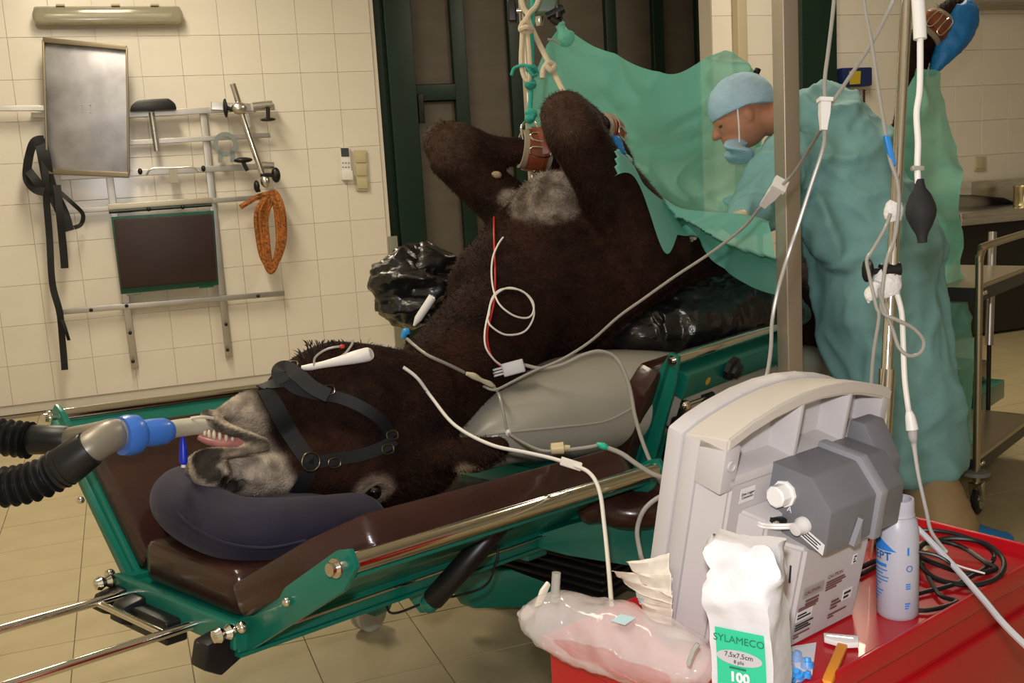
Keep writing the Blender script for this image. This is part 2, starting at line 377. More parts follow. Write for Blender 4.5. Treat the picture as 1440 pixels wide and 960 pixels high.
# long under-frame channels and rods of the head section
for t in (-.265,.18):
    tp('frame_channel', MB().box(tw(.60,t,-.025), 1.2, .03, .055, T, NN, TU, ch=.003), GREEN)
    tp('frame_lip', MB().box(tw(.60,t,-.056), 1.2, .04, .008, T, NN, TU), GREEN)
tp('pull_rod', MB().cyl(tw(.08,-.292,-.022), tw(1.3,-.292,-.02), .004, 10), CHROME)
for t in (-.1,.1): tp('frame_channel', MB().box(tw(.75,t,-.07), .9, .05, .04, T, NN, TU, ch=.003), GREEN)
tp('cross_beam', MB().box(tw(.95,0,-.07), .08, .5, .05, T, NN, TU, ch=.004), GREEN)
# black gas strut
ga, gb = P(706,735,2.30), P(604,848,2.34)
st = tp('gas_strut', MB().tube([ga, ga.lerp(gb,.25), ga.lerp(gb,.26), ga.lerp(gb,.95), gb], [.022,.024,.026,.026,.018], 18, smooth=False), BLACK)
tp('strut_clamp', MB().box(ga.lerp(gb,.02), .06,.03,.03, T, NN, TU, ch=.005), BLACK, st)
tp('strut_eye', MB().ell(gb, .022,.022,.022), GREEN, st)
tp('strut_hose', MB().tube([P(640,690,2.5),P(696,762,2.5),P(694,800,2.5),P(680,825,2.52),P(640,838,2.5),P(615,840,2.5),P(555,862,2.5),P(542,845,2.5),P(541,825,2.5)], .003, 8), RUBBER)
tp('strut_bracket', MB().prism([P(500,832,2.55),P(512,862,2.55),P(528,868,2.55),P(548,858,2.55),P(556,832,2.55),P(548,812,2.55)], FWD*.03, ch=.004), GREEN)
tp('strut_bracket', MB().prism([P(548,828,2.5),P(575,812,2.5),P(592,806,2.5),P(602,842,2.5),P(612,860,2.5),P(604,862,2.5),P(590,862,2.5),P(572,838,2.5)], FWD*.03, ch=.004), GREEN)
tp('strut_bracket', MB().prism([P(480,805,2.48),P(700,745,2.62),P(705,765,2.62),P(560,818,2.52),P(482,842,2.47)], FWD*.03, ch=.004), GREEN)
# lift pedestal, base and castors
base_c = tb(1.75,-.02,0)
tp('base_plate', MB().box(tb(2.05,.0,.085), 1.3, .5, .055, TH, NN, UPV, ch=.01), GREEN)
fl_ = [PZ(642,818,.16),PZ(655,795,.2),PZ(720,800,.2),PZ(792,828,.16),PZ(792,852,.08),PZ(668,856,.08)]
tp('base_foot', MB().prism(fl_, NN*.06, ch=.006), GREEN)
for k in range(8):                                         # dark concertina guards of the lift
    tp('bellows_fold', MB().box(tb(1.85,0,.125+.02*k), 1.35-.02*k, .56-.01*k, .014, TH, NN, UPV, ch=.008), mat('bellows', (.012,.009,.009), .5))
tp('skirt', MB().prism([tb(1.0,-.28,.47),tb(2.3,-.28,.47),tb(2.3,-.28,.28),tb(1.32,-.28,.24),tb(1.08,-.28,.30)], NN*.56, ch=.006), GREEN)
tp('near_box', MB().prism([P(738,757,2.72),P(800,738,2.68),P(832,728,2.64),P(905,742,2.58),P(965,745,2.62),P(965,805,2.62),P(905,798,2.58),P(800,782,2.68),P(745,768,2.72)], FWD*.22, ch=.006), GREEN)
lp = MB().limb([(P(838,708,2.66),px(24,2.6),.09),(P(862,700,2.64),px(32,2.6),.10),(P(890,712,2.62),px(26,2.6),.10),(P(918,702,2.64),px(34,2.6),.10),(P(950,704,2.66),px(32,2.6),.10),(P(985,708,2.7),px(24,2.6),.09)], pw=.8)
tp('leg_cushion', lp, BROWN)
for x, y in ((520,884),):
    p = PZ(x,y,0); wob = TH
    wh = tp('castor_wheel', MB().lathe(p+V((0,0,.055))-NN*.03, NN, [(0,.01),(0,.045),(.008,.055),(.02,.055),(.024,.048),(.036,.048),(.04,.055),(.052,.055),(.06,.045),(.06,.01)], 28), mat('castor_nylon', (.62,.62,.58), .35, trans=.1))
    tp('castor_fork', MB().box(p+V((0,0,.12)), .05,.085,.03, TH, NN, UPV, ch=.006), GREEN, wh)
# body section with the raised near wing
tp('body_plate', MB().box(tb(1.95,0,.49), 1.5, .56, .04, TH, NN, UPV, ch=.005), GREEN)
tp('body_pad', MB().box(tb(1.95,0,.54), 1.46, .54, .07, TH, NN, UPV, ch=.02), BROWN)
wh0, wh1 = NN*-.33+UPV*.47, NN*-.455+UPV*.80
e = (wh1-wh0); ln = e.length; e.normalize(); nrm = TH.cross(e)
if nrm.dot(NN) < 0: nrm = -nrm
b0 = V((TC.x,TC.y,0))+wh0
q = lambda a, b, c=0: b0+TH*a+e*b+nrm*c
tp('wing_pad', MB().prism([q(1.245,.0,.02),q(1.25,ln-.09,.02),q(1.285,ln-.03,.02),q(1.93,ln-.03,.02),q(1.97,ln-.08,.02),q(1.97,.0,.02)], nrm*.07, ch=.02), BROWN)
tp('wing_sheet', MB().box(q(1.63,ln*.5,.008), .66, ln, .012, TH, e, nrm), GREEN)
tp('wing_flange', MB().box(q(1.64,ln-.055,-.022), .62, .075, .05, TH, e, nrm, ch=.004), GREEN)
tp('wing_flange', MB().box(q(1.64,.03,-.022), .62, .06, .05, TH, e, nrm, ch=.004), GREEN)
for s0 in (1.30,1.94):
    tp('wing_arm', MB().prism([q(s0,-.10,-.04),q(s0,ln-.05,-.03),q(s0,ln+.03,-.015),q(s0,ln+.03,.015),q(s0,ln-.03,.03),q(s0,-.10,.02)], TH*.014, ch=.003), GREEN)
wr_ = tp('wing_rail', MB().cyl(q(1.31,ln+.012,.0), q(1.97,ln+.012,.0), .017, 18), CHROME)
tp('rail_bolt', MB().lathe(q(1.285,ln+.012,.0), TH, [(0,.0),(0,.009),(.012,.009),(.012,.015),(.02,.015)], 12), CHROME, wr_)
tp('wing_brace', MB().prism([q(1.78,ln-.09,-.03),q(1.84,ln-.09,-.03),q(1.52,.02,-.03),q(1.44,.02,-.03)], nrm*.02, ch=.003), GREEN)
tp('wing_brace', MB().prism([q(1.86,ln-.09,-.03),q(1.93,ln-.09,-.03),q(1.90,.02,-.03),q(1.82,.02,-.03)], nrm*.02, ch=.003), GREEN)
tp('wing_brace', MB().prism([q(1.34,ln-.19,-.02),q(1.36,ln-.21,-.02),q(1.54,.07,-.02),q(1.51,.06,-.02)], nrm*.012), GREEN)
kn = q(1.55,ln-.035,-.05)
tp('wing_knob', MB().lathe(kn, -nrm, [(0,.02),(.004,.038),(.018,.036),(.024,.026),(.034,.024),(.038,.001)], 8), BLACK)
tp('wing_sticker', MB().lathe(q(1.45,ln-.06,-.048), -nrm, [(0,.0),(0,.012),(.001,.012),(.001,.0)], 16), mat('yellow_sticker', (.62,.36,.03), .5))
lev = MB().cyl(q(1.355,ln-.115,-.05), q(1.46,ln-.115,-.05), .006, 10); tp('wing_lever', lev, CHROME)
tp('lever_grip', MB().cyl(q(1.45,ln-.115,-.05), q(1.50,ln-.115,-.05), .011, 12), BLACK)
tp('wing_strut', MB().tube([q(1.345,ln-.10,-.05),q(1.345,ln-.15,-.05),q(1.345,ln-.16,-.05),q(1.37,-.08,-.05)], [.010,.010,.021,.021], 16, smooth=False), BLACK)
tp('strut_top', MB().ell(q(1.345,ln-.11,-.055), .016,.016,.016), CHROME)
tp('warning_strip', MB().prism([P(932,676,2.7),P(962,662,2.7),P(962,669,2.7),P(932,683,2.7)], FWD*.004), MATS['yellow_sticker'])
# foot section behind the surgeon
fr = tp('foot_rail', MB().cyl(P(1300,413,4.6), P(1362,387,4.75), .02, 16), CHROME)
tp('foot_panel', MB().prism([P(1300,420,4.62),P(1362,396,4.77),P(1345,440,4.77),P(1300,455,4.62)], FWD*.03, ch=.004), GREEN)
tp('foot_pad', MB().box(tb(3.15,0,.54), .9, .5, .07, TH, NN, UPV, ch=.02), BROWN)
tp('foot_plate', MB().box(tb(3.15,0,.49), .9, .52, .04, TH, NN, UPV, ch=.004), GREEN)
tp('foot_base', MB().box(P(1350,552,4.9), .34, .30, .09, TH, NN, UPV, ch=.008), GREEN)
tp('foot_base_pad', MB().box(P(1340,522,4.9), .26, .24, .09, TH, NN, UPV, ch=.02), BROWN)
tp('foot_column', MB().box(tb(3.0,0,.27), .25,.25,.45, TH, NN, UPV, ch=.01), GREEN)
# ================================================================== DONKEY
don = thing('donkey', 'dark brown donkey lying on its back on the table, grey muzzle, forelegs tied', 'donkey', tb(1.3,0,.6))
D = MB()
D.limb([(P(722,415,3.10),.20,.20),(P(760,395,3.16),.245,.25),(P(815,388,3.26),.262,.275),(P(890,398,3.45),.255,.28),(P(980,425,3.7),.225,.28),(P(1070,440,3.95),.21,.27),(P(1150,445,4.2),.20,.25),(P(1205,450,4.38),.15,.2)], seg=28)
# neck
D.limb([(P(745,425,3.12),.20,.17),(P(690,470,2.98),.165,.15),(P(640,520,2.86),.15,.13),(P(590,565,2.75),.14,.115),(P(540,595,2.66),.125,.11)], seg=24)
# skull: lower face (nose side hangs down), then jaw on top
hd = lambda x: 2.36+(x-300)*.0011
def hs(x, y0, y1, b, dd=0): d = hd(x)+dd; return (P(x,(y0+y1)/2,d), px((y1-y0)/2,d), b)
D.limb([hs(280,636,676,.042),hs(300,627,690,.060),hs(335,628,697,.072),hs(375,622,699,.075),hs(420,596,703,.080),hs(470,585,708,.088),hs(520,575,712,.098),hs(570,560,712,.098),hs(600,560,700,.09)], seg=24)
D.limb([hs(312,570,592,.024),hs(330,556,605,.036),hs(352,546,612,.045),hs(385,538,618,.052),hs(418,504,620,.060),hs(455,478,640,.070),hs(500,480,660,.084),hs(550,490,670,.088),hs(590,498,680,.088)], seg=24)
# lips
D.ell(P(296,664,2.30), .045,.05,.040)
LIP1 = [(290,578,2.345),(298,588,2.33),(312,599,2.32),(330,606,2.31),(352,613,2.31),(376,621,2.32)]
LIP2 = [(276,642,2.325),(287,638,2.305),(302,636,2.295),(322,636,2.288),(346,634,2.292),(374,630,2.315)]
D.limb([(P(*p), a, b) for p, a, b in zip(LIP1,(.009,.012,.012,.010,.009,.008),(.02,.026,.026,.026,.026,.026))])
D.limb([(P(*p), a, b) for p, a, b in zip(LIP2,(.011,.013,.012,.011,.009,.008),(.02,.026,.028,.028,.026,.026))])
# cheek and brow
D.ell(P(505,575,hd(505)-.03), .11,.08,.10)
D.ell(P(530,672,hd(530)-.055), .055,.045,.038)
# forelegs: upper arm, knee, cannon
D.limb([(P(760,345,3.22),.13,.12),(P(712,290,3.26),.088,.085),(P(668,250,3.26),.080,.075),(P(636,212,3.25),.090,.080),(P(624,200,3.25),.070,.066)])
D.limb([(P(629,205,3.25),.078,.072),(P(652,204,3.25),.068,.064),(P(690,212,3.25),.050,.05),(P(730,214,3.25),.046,.046),(P(765,216,3.27),.05,.05),(P(800,224,3.32),.05,.05)])
D.limb([(P(905,360,3.12),.16,.14),(P(872,290,3.02),.115,.105),(P(835,232,2.95),.085,.085),(P(805,182,2.92),.084,.08),(P(795,163,2.92),.074,.072)])
D.limb([(P(797,165,2.92),.07,.07),(P(822,172,2.98),.055,.055),(P(846,190,3.06),.042,.042),(P(862,212,3.13),.045,.045),(P(872,232,3.18),.045,.045)])
# breastbone
D.limb([(P(735,325,3.16),.09,.12),(P(775,280,3.12),.085,.11),(P(830,290,3.15),.10,.12)])
# hind leg
D.limb([(P(1130,440,4.15),.17,.13),(P(1190,390,4.15),.15,.11),(P(1238,320,4.1),.10,.08),(P(1262,250,4.05),.066,.055),(P(1273,180,4.0),.050,.046),(P(1284,110,3.97),.045,.044),(P(1297,60,3.95),.052,.05),(P(1322,30,3.95),.048,.046),(P(1342,15,3.95),.052,.05)])
# ears
D.limb([(P(585,640,2.66),.035,.05),(P(630,640,2.60),.045,.045),(P(670,637,2.58),.042,.035),(P(705,628,2.58),.028,.022)])
D.limb([(P(590,600,2.85),.04,.05),(P(640,625,2.95),.045,.04),(P(690,640,3.0),.03,.025)])
me = remesh(D, .0095, 5)
# sculpt: nostril pocket and mouth corner
def pocket(me, p, r, depth, n):
    for v in me.vertices:
        d = (v.co-p).length
        if d < r: v.co += n*(depth*(1-(d/r)**2)**1.5)
me.update()
from mathutils.bvhtree import BVHTree
def mkbvh(me): return BVHTree.FromPolygons([v.co for v in me.vertices], [tuple(p.vertices) for p in me.polygons])
bv = mkbvh(me)
def SURF(x, y, off=0.0, b=None):
    h = (b or bv).ray_cast(CAM, ray(x,y).normalized())
    if h[0] is None: return P(x,y,3.0), -FWD
    n = h[1]
    if n.dot(ray(x,y)) > 0: n = -n
    return h[0]+n*off, n
nos, nn_ = SURF(340,683); pocket(me, nos, .016, .020, -nn_)
nos2, nn2 = SURF(326,681); pocket(me, nos2, .014, .014, -nn2)
lp1, ln1 = SURF(316,676); pocket(me, lp1, .012, .007, -ln1)
eyep, en = SURF(526,692); pocket(me, eyep, .030, .014, -en)
for x_, y_, r_, d_ in ((390,628,.03,.008),(410,660,.03,.007),(335,668,.014,-.007),(352,672,.013,-.007),(318,662,.012,-.005)):
    a_, b_ = SURF(x_,y_); pocket(me, a_, r_, d_, -b_)
bv = mkbvh(me)
# coat colours
BR = V((.021,.0086,.0052)); BK = V((.0085,.0040,.0028)); GR = V((.40,.335,.26)); GR2 = V((.21,.17,.13)); DK = V((.022,.018,.015)); TAN = V((.32,.22,.13)); CH = V((.22,.18,.15)); RED = V((.046,.018,.010))
def S(a, b, x): t = max(0,min(1,(x-a)/(b-a))); return t*t*(3-2*t)
anc = lambda x, y: SURF(x,y)[0]
eye_c = eyep; chest_c = P(765,268,3.03); chest_c2 = P(718,272,3.14); ear_c = anc(655,662); shld = anc(610,420)
mz_ax = (P(600,600,hd(600))-P(285,640,hd(285))).normalized(); mz_o = P(275,640,2.33)
lip_c = P(285,660,2.29); nost = nos; lowl = P(312,590,2.32); kn1 = P(625,200,3.2); kn2 = P(795,160,2.88); mouthc = anc(385,612); nosd = anc(318,690)
L1P = [SURF(x,y)[0] for x,y in cr([(288.,576.),(294.,586.),(304.,597.),(318.,604.),(334.,610.),(352.,616.),(374.,624.)],3)]; L2P = [SURF(x,y)[0] for x,y in cr([(296.,632.),(320.,633.),(346.,632.),(374.,628.)],4)]
NRP = [SURF(x,y)[0] for x,y in ((276,642),(284,638),(294,635),(304,634),(280,651),(290,647),(300,642),(284,661),(294,657),(294,668),(304,668),(313,675),(322,680),(332,683))]
def coat(c):
    nz = noise.noise(c*9)*.5+noise.noise(c*31)*.3
    if c.y > 4.4: return BR
    k = BR.lerp(BK, S(-.2,.5,nz)); k = k.lerp(RED, .5*S(.15,.6,noise.noise(c*5+V((3,1,7)))))
    if (c-mz_o).length < .42:
        a = (c-mz_o).dot(mz_ax)+nz*.012
        hgt = (c-mz_o).dot(UPV)
        g = 1-S(-.02,.02,a-(.172-.36*hgt))
        gc = GR.lerp(GR2, S(-.1,.5,noise.noise(c*26)))
        lip = (1-S(.045,.075,(c-lip_c-V((0,0,.012))).length)) if hgt > -.055 else 0
        pass
        if (c-mz_o).length < .2:
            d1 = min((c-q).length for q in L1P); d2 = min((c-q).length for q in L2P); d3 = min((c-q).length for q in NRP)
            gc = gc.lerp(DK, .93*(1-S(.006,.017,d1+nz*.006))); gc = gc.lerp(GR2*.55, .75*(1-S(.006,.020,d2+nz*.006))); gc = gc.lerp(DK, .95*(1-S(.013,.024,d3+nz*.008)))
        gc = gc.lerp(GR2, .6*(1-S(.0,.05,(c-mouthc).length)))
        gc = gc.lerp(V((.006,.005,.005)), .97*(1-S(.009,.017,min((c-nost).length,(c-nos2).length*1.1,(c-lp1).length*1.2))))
        k = k.lerp(gc, g)
    d = (c-eye_c).length
    if d < .09:
        k = k.lerp(V((.24,.18,.135)), .9*(1-S(.035,.062,d+nz*.015))); k = k.lerp(V((.008,.006,.006)), 1-S(.014,.024,d))
    for cc, r in ((chest_c,.125),(chest_c2,.06)):
        d = (c-cc).length
        if d < r+.1: k = k.lerp(CH.lerp(V((.09,.07,.055)), S(-.15,.45,noise.noise(c*22))), .95*(1-S(r*.72,r*1.05,d+nz*.03)))
    d = (c-ear_c).length
    if d < .06: k = k.lerp(TAN, .9*(1-S(.02,.04,d+nz*.02)))
    d = (c-shld).length
    if d < .05: k = k.lerp(V((.16,.11,.06)), .7*(1-S(.01,.04,d+nz*.02)))
    for kc in (kn1,kn2):
        d = (c-kc).length
        if d < .12: k = k.lerp(V((.075,.045,.03)), .55*(1-S(.05,.12,d)))  # brown highlight on each knee, painted into the coat colour
    return k
cols = [coat(v.co) for v in me.vertices]
at = me.color_attributes.new('Col','FLOAT_COLOR','POINT')
for i, c in enumerate(cols): at.data[i].color = (c.x,c.y,c.z,1)
FURM = vcmat('donkey_coat', .75, .10, bump=.5, bscale=160, var=.35, sheen=.0)
me.calc_loop_triangles()
# fur strands over the body (one child, stuff)
import bisect
rng = random.Random(3); tris = []; acc = []; tot = 0
for t in me.loop_triangles:
    a,b,c = [me.vertices[i].co for i in t.vertices]; tot += t.area; acc.append(tot); tris.append(t.vertices[:])
fv = []; ff = []; fc = []
nv = [v.normal.copy() for v in me.vertices]; pco = [v.co.copy() for v in me.vertices]
for k in range(120000):
    t = tris[min(bisect.bisect(acc, rng.random()*tot), len(tris)-1)]
    u, w = rng.random(), rng.random()
    if u+w > 1: u, w = 1-u, 1-w
    p = pco[t[0]]*(1-u-w)+pco[t[1]]*u+pco[t[2]]*w; n = nv[t[0]]
    if p.y > 4.4 or n.dot(CAM-p) < -.25*(CAM-p).length: continue
    cl = cols[t[0]]; hair = .5
    mz = (p-mz_o).length
    L_ = .0045 if mz < .30 else (.009 if mz < .5 else .016)
    if (p-nos).length < .045 or (p-eyep).length < .04: continue
    L_ *= .6+.8*rng.random()
    tip = V((rng.uniform(-1,1),rng.uniform(-1,1),rng.uniform(-1.3,.4)))*.45-UPV*.35+mz_ax*.45
    d = (n*.30+tip-n*tip.dot(n)*.85).normalized()
    sd = d.cross(n)
    if sd.length < .01: continue
    sd = sd.normalized()*(.0006 if mz < .5 else .0009)
    b = len(fv); q = p-n*.001
    m_ = q+d*(L_*.55)+n*.0015; e_ = q+d*L_-n*(L_*.12)
    fv += [q-sd, q+sd, m_+sd*.7, m_-sd*.7, e_]; ff += [(b,b+1,b+2,b+3),(b+3,b+2,b+4)]
    s_ = .8+.7*rng.random(); fc += [cl*s_]*5
body = put(me, 'body', FURM, don)
fm = bpy.data.meshes.new('fur'); og = ORG[don.name]
fm.from_pydata([v-og for v in fv], [], ff); fm.update(); fm.materials.append(vcmat('donkey_hair', .65, .10, var=.2))
at = fm.color_attributes.new('Col','FLOAT_COLOR','POINT')
for i, c in enumerate(fc): at.data[i].color = (c.x,c.y,c.z,1)
fo = link('fur', fm, don, og); fo['kind'] = 'stuff'
def dp(name, mb, m, par=None, **k): return mb.build(name, m, par or don, **k)
# eye with lids, teeth, gums, chestnut
eb = eyep-en*.002
ey = dp('eye', MB().ell(eb, .019,.019,.019), mat('donkey_eye', (.004,.003,.004), .05, coat=1))
lx = RIGHT
dp('eyelid', MB().tube([SURF(x,y,.002)[0] for x,y in ((504,701),(512,690),(522,682),(533,678),(541,680))], [.002,.004,.005,.004,.002], 8), mat('eyelid_skin', (.16,.12,.09), .6), ey)
gum = mat('gum', (.50,.20,.17), .3, var=.15, vscale=40, sss=.1); tooth = mat('tooth', (.70,.62,.45), .3, var=.1, vscale=60)
gp = [(279,613),(295,618),(315,622),(338,623),(360,623)]
G = dp('gums', MB().tube([P(x,y,2.315+(x-291)*.0006) for x,y in gp], [.008,.013,.014,.012,.006], 12), gum)
G2 = dp('gums', MB().tube([P(x,y-10,2.34+(x-291)*.0006) for x,y in gp], [.008,.011,.011,.009,.005], 12), mat('mouth_inside', (.30,.11,.09), .4))
for i, (x,y,h) in enumerate(((288,609,8),(294,610,12),(301,611,14),(309,613,14),(318,615,12),(327,617,7))):
    d = 2.301+(x-291)*.0007
    dp('tooth', MB().ell(P(x,y,d), .0044,.005,px(h*.5,d), RIGHT, FWD, -DOWN, 10, 8), tooth, G)
dp('chestnut', MB().ell(SURF(698,246,.0)[0], .017,.012,.012, RIGHT, FWD, UPV), mat('horny_callus', (.34,.26,.15), .7, var=.2, vscale=60))
# forelock and shaggy jaw tufts
tf = MB(); rr = random.Random(5)
for cx, cy, sp, cnt, L_ in ((428,494,6,14,.022),(450,480,18,36,.014),(486,478,24,36,.012),(540,488,20,40,.014),(565,498,10,24,.014)):
    for i in range(cnt):
        x = cx+rr.uniform(-sp,sp); p = P(x, cy+rr.uniform(4,14), hd(x)-.02+rr.uniform(-.03,.03))
        d = (UPV*rr.uniform(.4,1)+RIGHT*rr.uniform(-.8,.5)+FWD*rr.uniform(-.5,.3)).normalized()
        tf.tube([p, p+d*L_*.5+UPV*.003, p+d*L_*rr.uniform(.7,1.3)], [.0016,.0014,.0003], 4, 2)
o = dp('jaw_tufts', tf, mat('dark_hair', (.016,.010,.008), .55)); o['kind'] = 'stuff'
# ------------------------------------------------------------------ ribbons lying on the coat
def ribbon(mb, pn, w, th=.003):
    m = len(pn); R = []
    for i in range(m):
        p, n = pn[i]; t = (pn[min(i+1,m-1)][0]-pn[max(i-1,0)][0]).normalized(); s = t.cross(n).normalized(); n = s.cross(t).normalized()
        if n.dot(pn[i][1]) < 0: n = -n
        R.append([p-s*w/2, p+s*w/2, p+s*w/2+n*th, p-s*w/2+n*th])
    return mb.rings(R)
def surf_path(pts, off, n=6):
    q = cr([(float(a),float(b)) for a,b in pts], n); out = []
    for x, y in q:
        out.append(SURF(x,y,off))
    ps = [o[0] for o in out]; ns = [o[1] for o in out]
    for _ in range(3):
        ps = [ps[0]]+[(ps[i-1]+ps[i]*2+ps[i+1])/4 for i in range(1,len(ps)-1)]+[ps[-1]]
        ns = [ns[0]]+[((ns[i-1]+ns[i]*2+ns[i+1])).normalized() for i in range(1,len(ns)-1)]+[ns[-1]]
    return list(zip(ps,ns))
NYL = mat('black_webbing', (.006,.0065,.007), .6, bump=.2, bscale=400)
hal = thing('halter', 'black webbing halter with metal rings on the donkey head', 'halter', SURF(432,650)[0])
def hp(name, pts, w, off=.004): return ribbon(MB(), surf_path(pts, off), w).build(name, NYL, hal)
hp('nose_strap', [(372,550),(385,570),(402,600),(420,630),(434,648)], .040)
hp('nose_strap', [(436,652),(428,672),(415,690)], .036)
hp('cheek_strap', [(440,650),(470,645),(505,640),(540,628),(553,618)], .030)
hp('throat_strap', [(400,532),(412,545),(440,553),(470,557),(505,570),(535,590),(550,615)], .028)
hp('chin_strap', [(366,548),(385,541),(410,538),(440,550)], .026)
hp('back_strap', [(405,520),(430,545),(460,556)], .03)
loop = MB(); lp_ = [P(x,y,d) for x,y,d in ((398,538,2.40),(392,522,2.40),(402,517,2.41),(420,528,2.40),(440,545,2.40),(462,556,2.405))]
ribbon(loop, [(V(a[:3]), (-FWD*.9+UPV*.4).normalized()) for a in cr([tuple(p) for p in lp_],6)], .034); loop.build('lead_loop', NYL, hal)
rp, rn = SURF(435,649,.010)
rx_ = rn.cross(UPV).normalized(); ry_ = rx_.cross(rn)
MB().tube(arc_pts(rp, rx_, ry_, .022, 0, 345, 22), .0030, 10, 1, closed=True).build('ring', mat('dark_brass', (.16,.13,.09), .3, 1), hal)
for x, y in ((411,517),(460,548),(549,613),(543,632),(468,650)):
    p, n = SURF(x,y,.011); a = n.cross(UPV).normalized(); b = a.cross(n)
    MB().tube([p-a*.012-b*.009, p+a*.012-b*.009, p+a*.012+b*.009, p-a*.012+b*.009], .0022, 8, 4, closed=True).build('buckle', MATS['dark_brass'], hal)
# ------------------------------------------------------------------ cushions
NAVY = mat('navy_flock', (.014,.010,.028), .85, var=.3, vscale=9, bump=.12, bscale=240, sheen=.06)
pil = thing('pillow', 'navy blue inflated ring pillow under the donkey muzzle', 'pillow', PZ(360,780,.6))
pm = MB().limb([(P(300,682,2.5),.055,.07),(P(262,690,2.40),.060,.075),(P(268,712,2.30),.062,.08),(P(315,738,2.22),.064,.085),(P(375,745,2.21),.068,.085),(P(440,738,2.28),.064,.08),(P(500,728,2.42),.06,.08)], seg=24)
pm.ell(P(385,735,2.35), .2,.14,.055, T, NN, TU)
put(remesh(pm,.010,8), 'cover', NAVY, pil)
MB().tube([P(237,700,2.26),P(262,733,2.16),P(315,762,2.125),P(375,770,2.11),P(430,760,2.16)], .003, 8).build('seam', NAVY, pil)
GREYV = mat('grey_vinyl', (.34,.32,.265), .32, var=.06, vscale=4, bump=.06, bscale=25)
cu = thing('air_cushion', 'grey inflated vinyl air cushion wedged under the donkey shoulder', 'cushion', P(790,620,2.95))
cm = MB().limb([(P(655,625,2.82),.075,.12),(P(705,598,2.87),.105,.16),(P(790,574,2.97),.135,.19),(P(870,556,3.05),.135,.19),(P(935,545,3.13),.115,.19),(P(1080,520,3.6),.09,.15),(P(1130,515,3.8),.08,.1)], seg=28, pw=.85)
for v in cm.v: v.z += .006*noise.noise(v*9)
cme = remesh(cm,.012,8); cbv = mkbvh(cme); put(cme, 'bladder', GREYV, cu)
def CS(x, y, o=.003): return SURF(x,y,o,cbv)[0]
MB().tube([CS(x,y,.002) for x,y in ((640,622),(680,612),(730,606),(790,600),(850,592),(888,574))], .0035, 8).build('welded_seam', GREYV, cu)
BAGM = mat('black_bag_film', (.009,.008,.008), .27, bump=.6, bscale=16, spec=.7, stretch=(1,1,2.2))
def crumple(mb, amp, f, c=None, st=None):
    xs = sum((v for v in mb.v), V((0,0,0)))/len(mb.v)
    for v in mb.v:
        d = (v-xs).normalized(); q = V((v.x*(st[0] if st else 1), v.y*(st[1] if st else 1), v.z*(st[2] if st else 1)))
        n = abs(noise.noise(q*f))*1.2+abs(noise.noise(q*f*2.3))*.5+abs(noise.noise(q*f*4.6))*.16
        v += d*(amp*(.6-n))
    return mb
b1 = crumple(MB().ell(P(585,402,3.25), .128,.13,.115, seg=110, rg=70), .05, 7, st=(1,1,1.8)).build('plastic_bag', BAGM, ang=180)
tag(b1, 'crumpled black plastic bag over a bolster between the neck and the wall', 'bag')
bb = MB().ell(P(592,372,3.28), .115,.1,.06, seg=80, rg=50); crumple(bb, .03, 9); bb.build('bag_fold', BAGM, b1, ang=180)
b2 = MB().limb([(P(885,468,3.14),.055,.12),(P(930,455,3.2),.095,.17),(P(1000,440,3.32),.11,.19),(P(1060,432,3.45),.10,.17),(P(1100,440,3.55),.05,.12)], n=26, seg=110)
crumple(b2, .032, 7, st=(2.2,2.2,.6)); b2 = b2.build('plastic_bag', BAGM, ang=180)
tag(b2, 'wrinkled black plastic bag bolster under the donkey belly behind the table wing', 'bag')
# ------------------------------------------------------------------ leather cuffs, ropes
LEA = mat('brown_leather', (.21,.052,.020), .38, var=.25, vscale=18, coat=.2); FELT = mat('beige_felt', (.30,.25,.17), .9)
def cuff(name, label, c, axis, r, w, lean):
    axis = V(axis).normalized(); th = thing(name, label, 'strap', c, 'leather leg cuffs')
    MB().lathe(c-axis*(w*.62), axis, [(0,r-.004),(0,r+.006),(w*1.24,r+.006),(w*1.24,r-.004),(0,r-.004)], 28, cap=False).build('lining', FELT, th)
    b = MB().lathe(c-axis*(w*.42), axis, [(0,r+.004),(0,r+.012),(w*.84,r+.012),(w*.84,r+.004),(0,r+.004)], 28, cap=False).build('band', LEA, th)
    u = (-FWD-axis*(-FWD).dot(axis)).normalized(); v = axis.cross(u)
    pts = arc_pts(c-axis*(w*.05), u, v, r+.016, -80, 60, 14)
    ribbon(MB(), [(p,(p-c).normalized()) for p in pts], w*.55, .004).build('strap', LEA, th)
    for a in (-25, 12):
        o_ = c+(u*math.cos(math.radians(a))+v*math.sin(math.radians(a)))*(r+.02); tn = v*math.cos(math.radians(a))-u*math.sin(math.radians(a))
        MB().tube([o_-axis*w*.36-tn*.012,o_+axis*w*.36-tn*.012,o_+axis*w*.36+tn*.012,o_-axis*w*.36+tn*.012], .0028, 8, 3, closed=True).build('buckle', CHROME, th)
    k = c+(u*.3+v*.95)*(r+.016); MB().ell(k, .006,.006,.006).build('rivet', CHROME, th)
    return th
c1 = P(752,212,3.22); cf1 = cuff('leather_cuff','brown leather cuff round the folded foreleg at left, hung from green cord', c1, P(790,224,3.3)-P(700,212,3.25), .053, .075, 0)
MB().tube([P(736,196,3.19),P(733,180,3.19),P(740,170,3.2),P(750,171,3.2),P(757,182,3.2),P(759,196,3.19)], .0042, 10).build('hanging_ring', CHROME, cf1)
ribbon(MB(), [(P(763,178,3.17),-FWD),(P(768,190,3.155),-FWD),(P(772,203,3.15),-FWD),(P(774,215,3.155),-FWD)], .045, .004).build('strap_end', LEA, cf1)
c2 = P(846,190,3.06); cf2 = cuff('leather_cuff','brown leather cuff round the near foreleg, beside a blue hoof cover', c2, P(865,220,3.15)-P(822,172,2.98), .050, .06, 0)
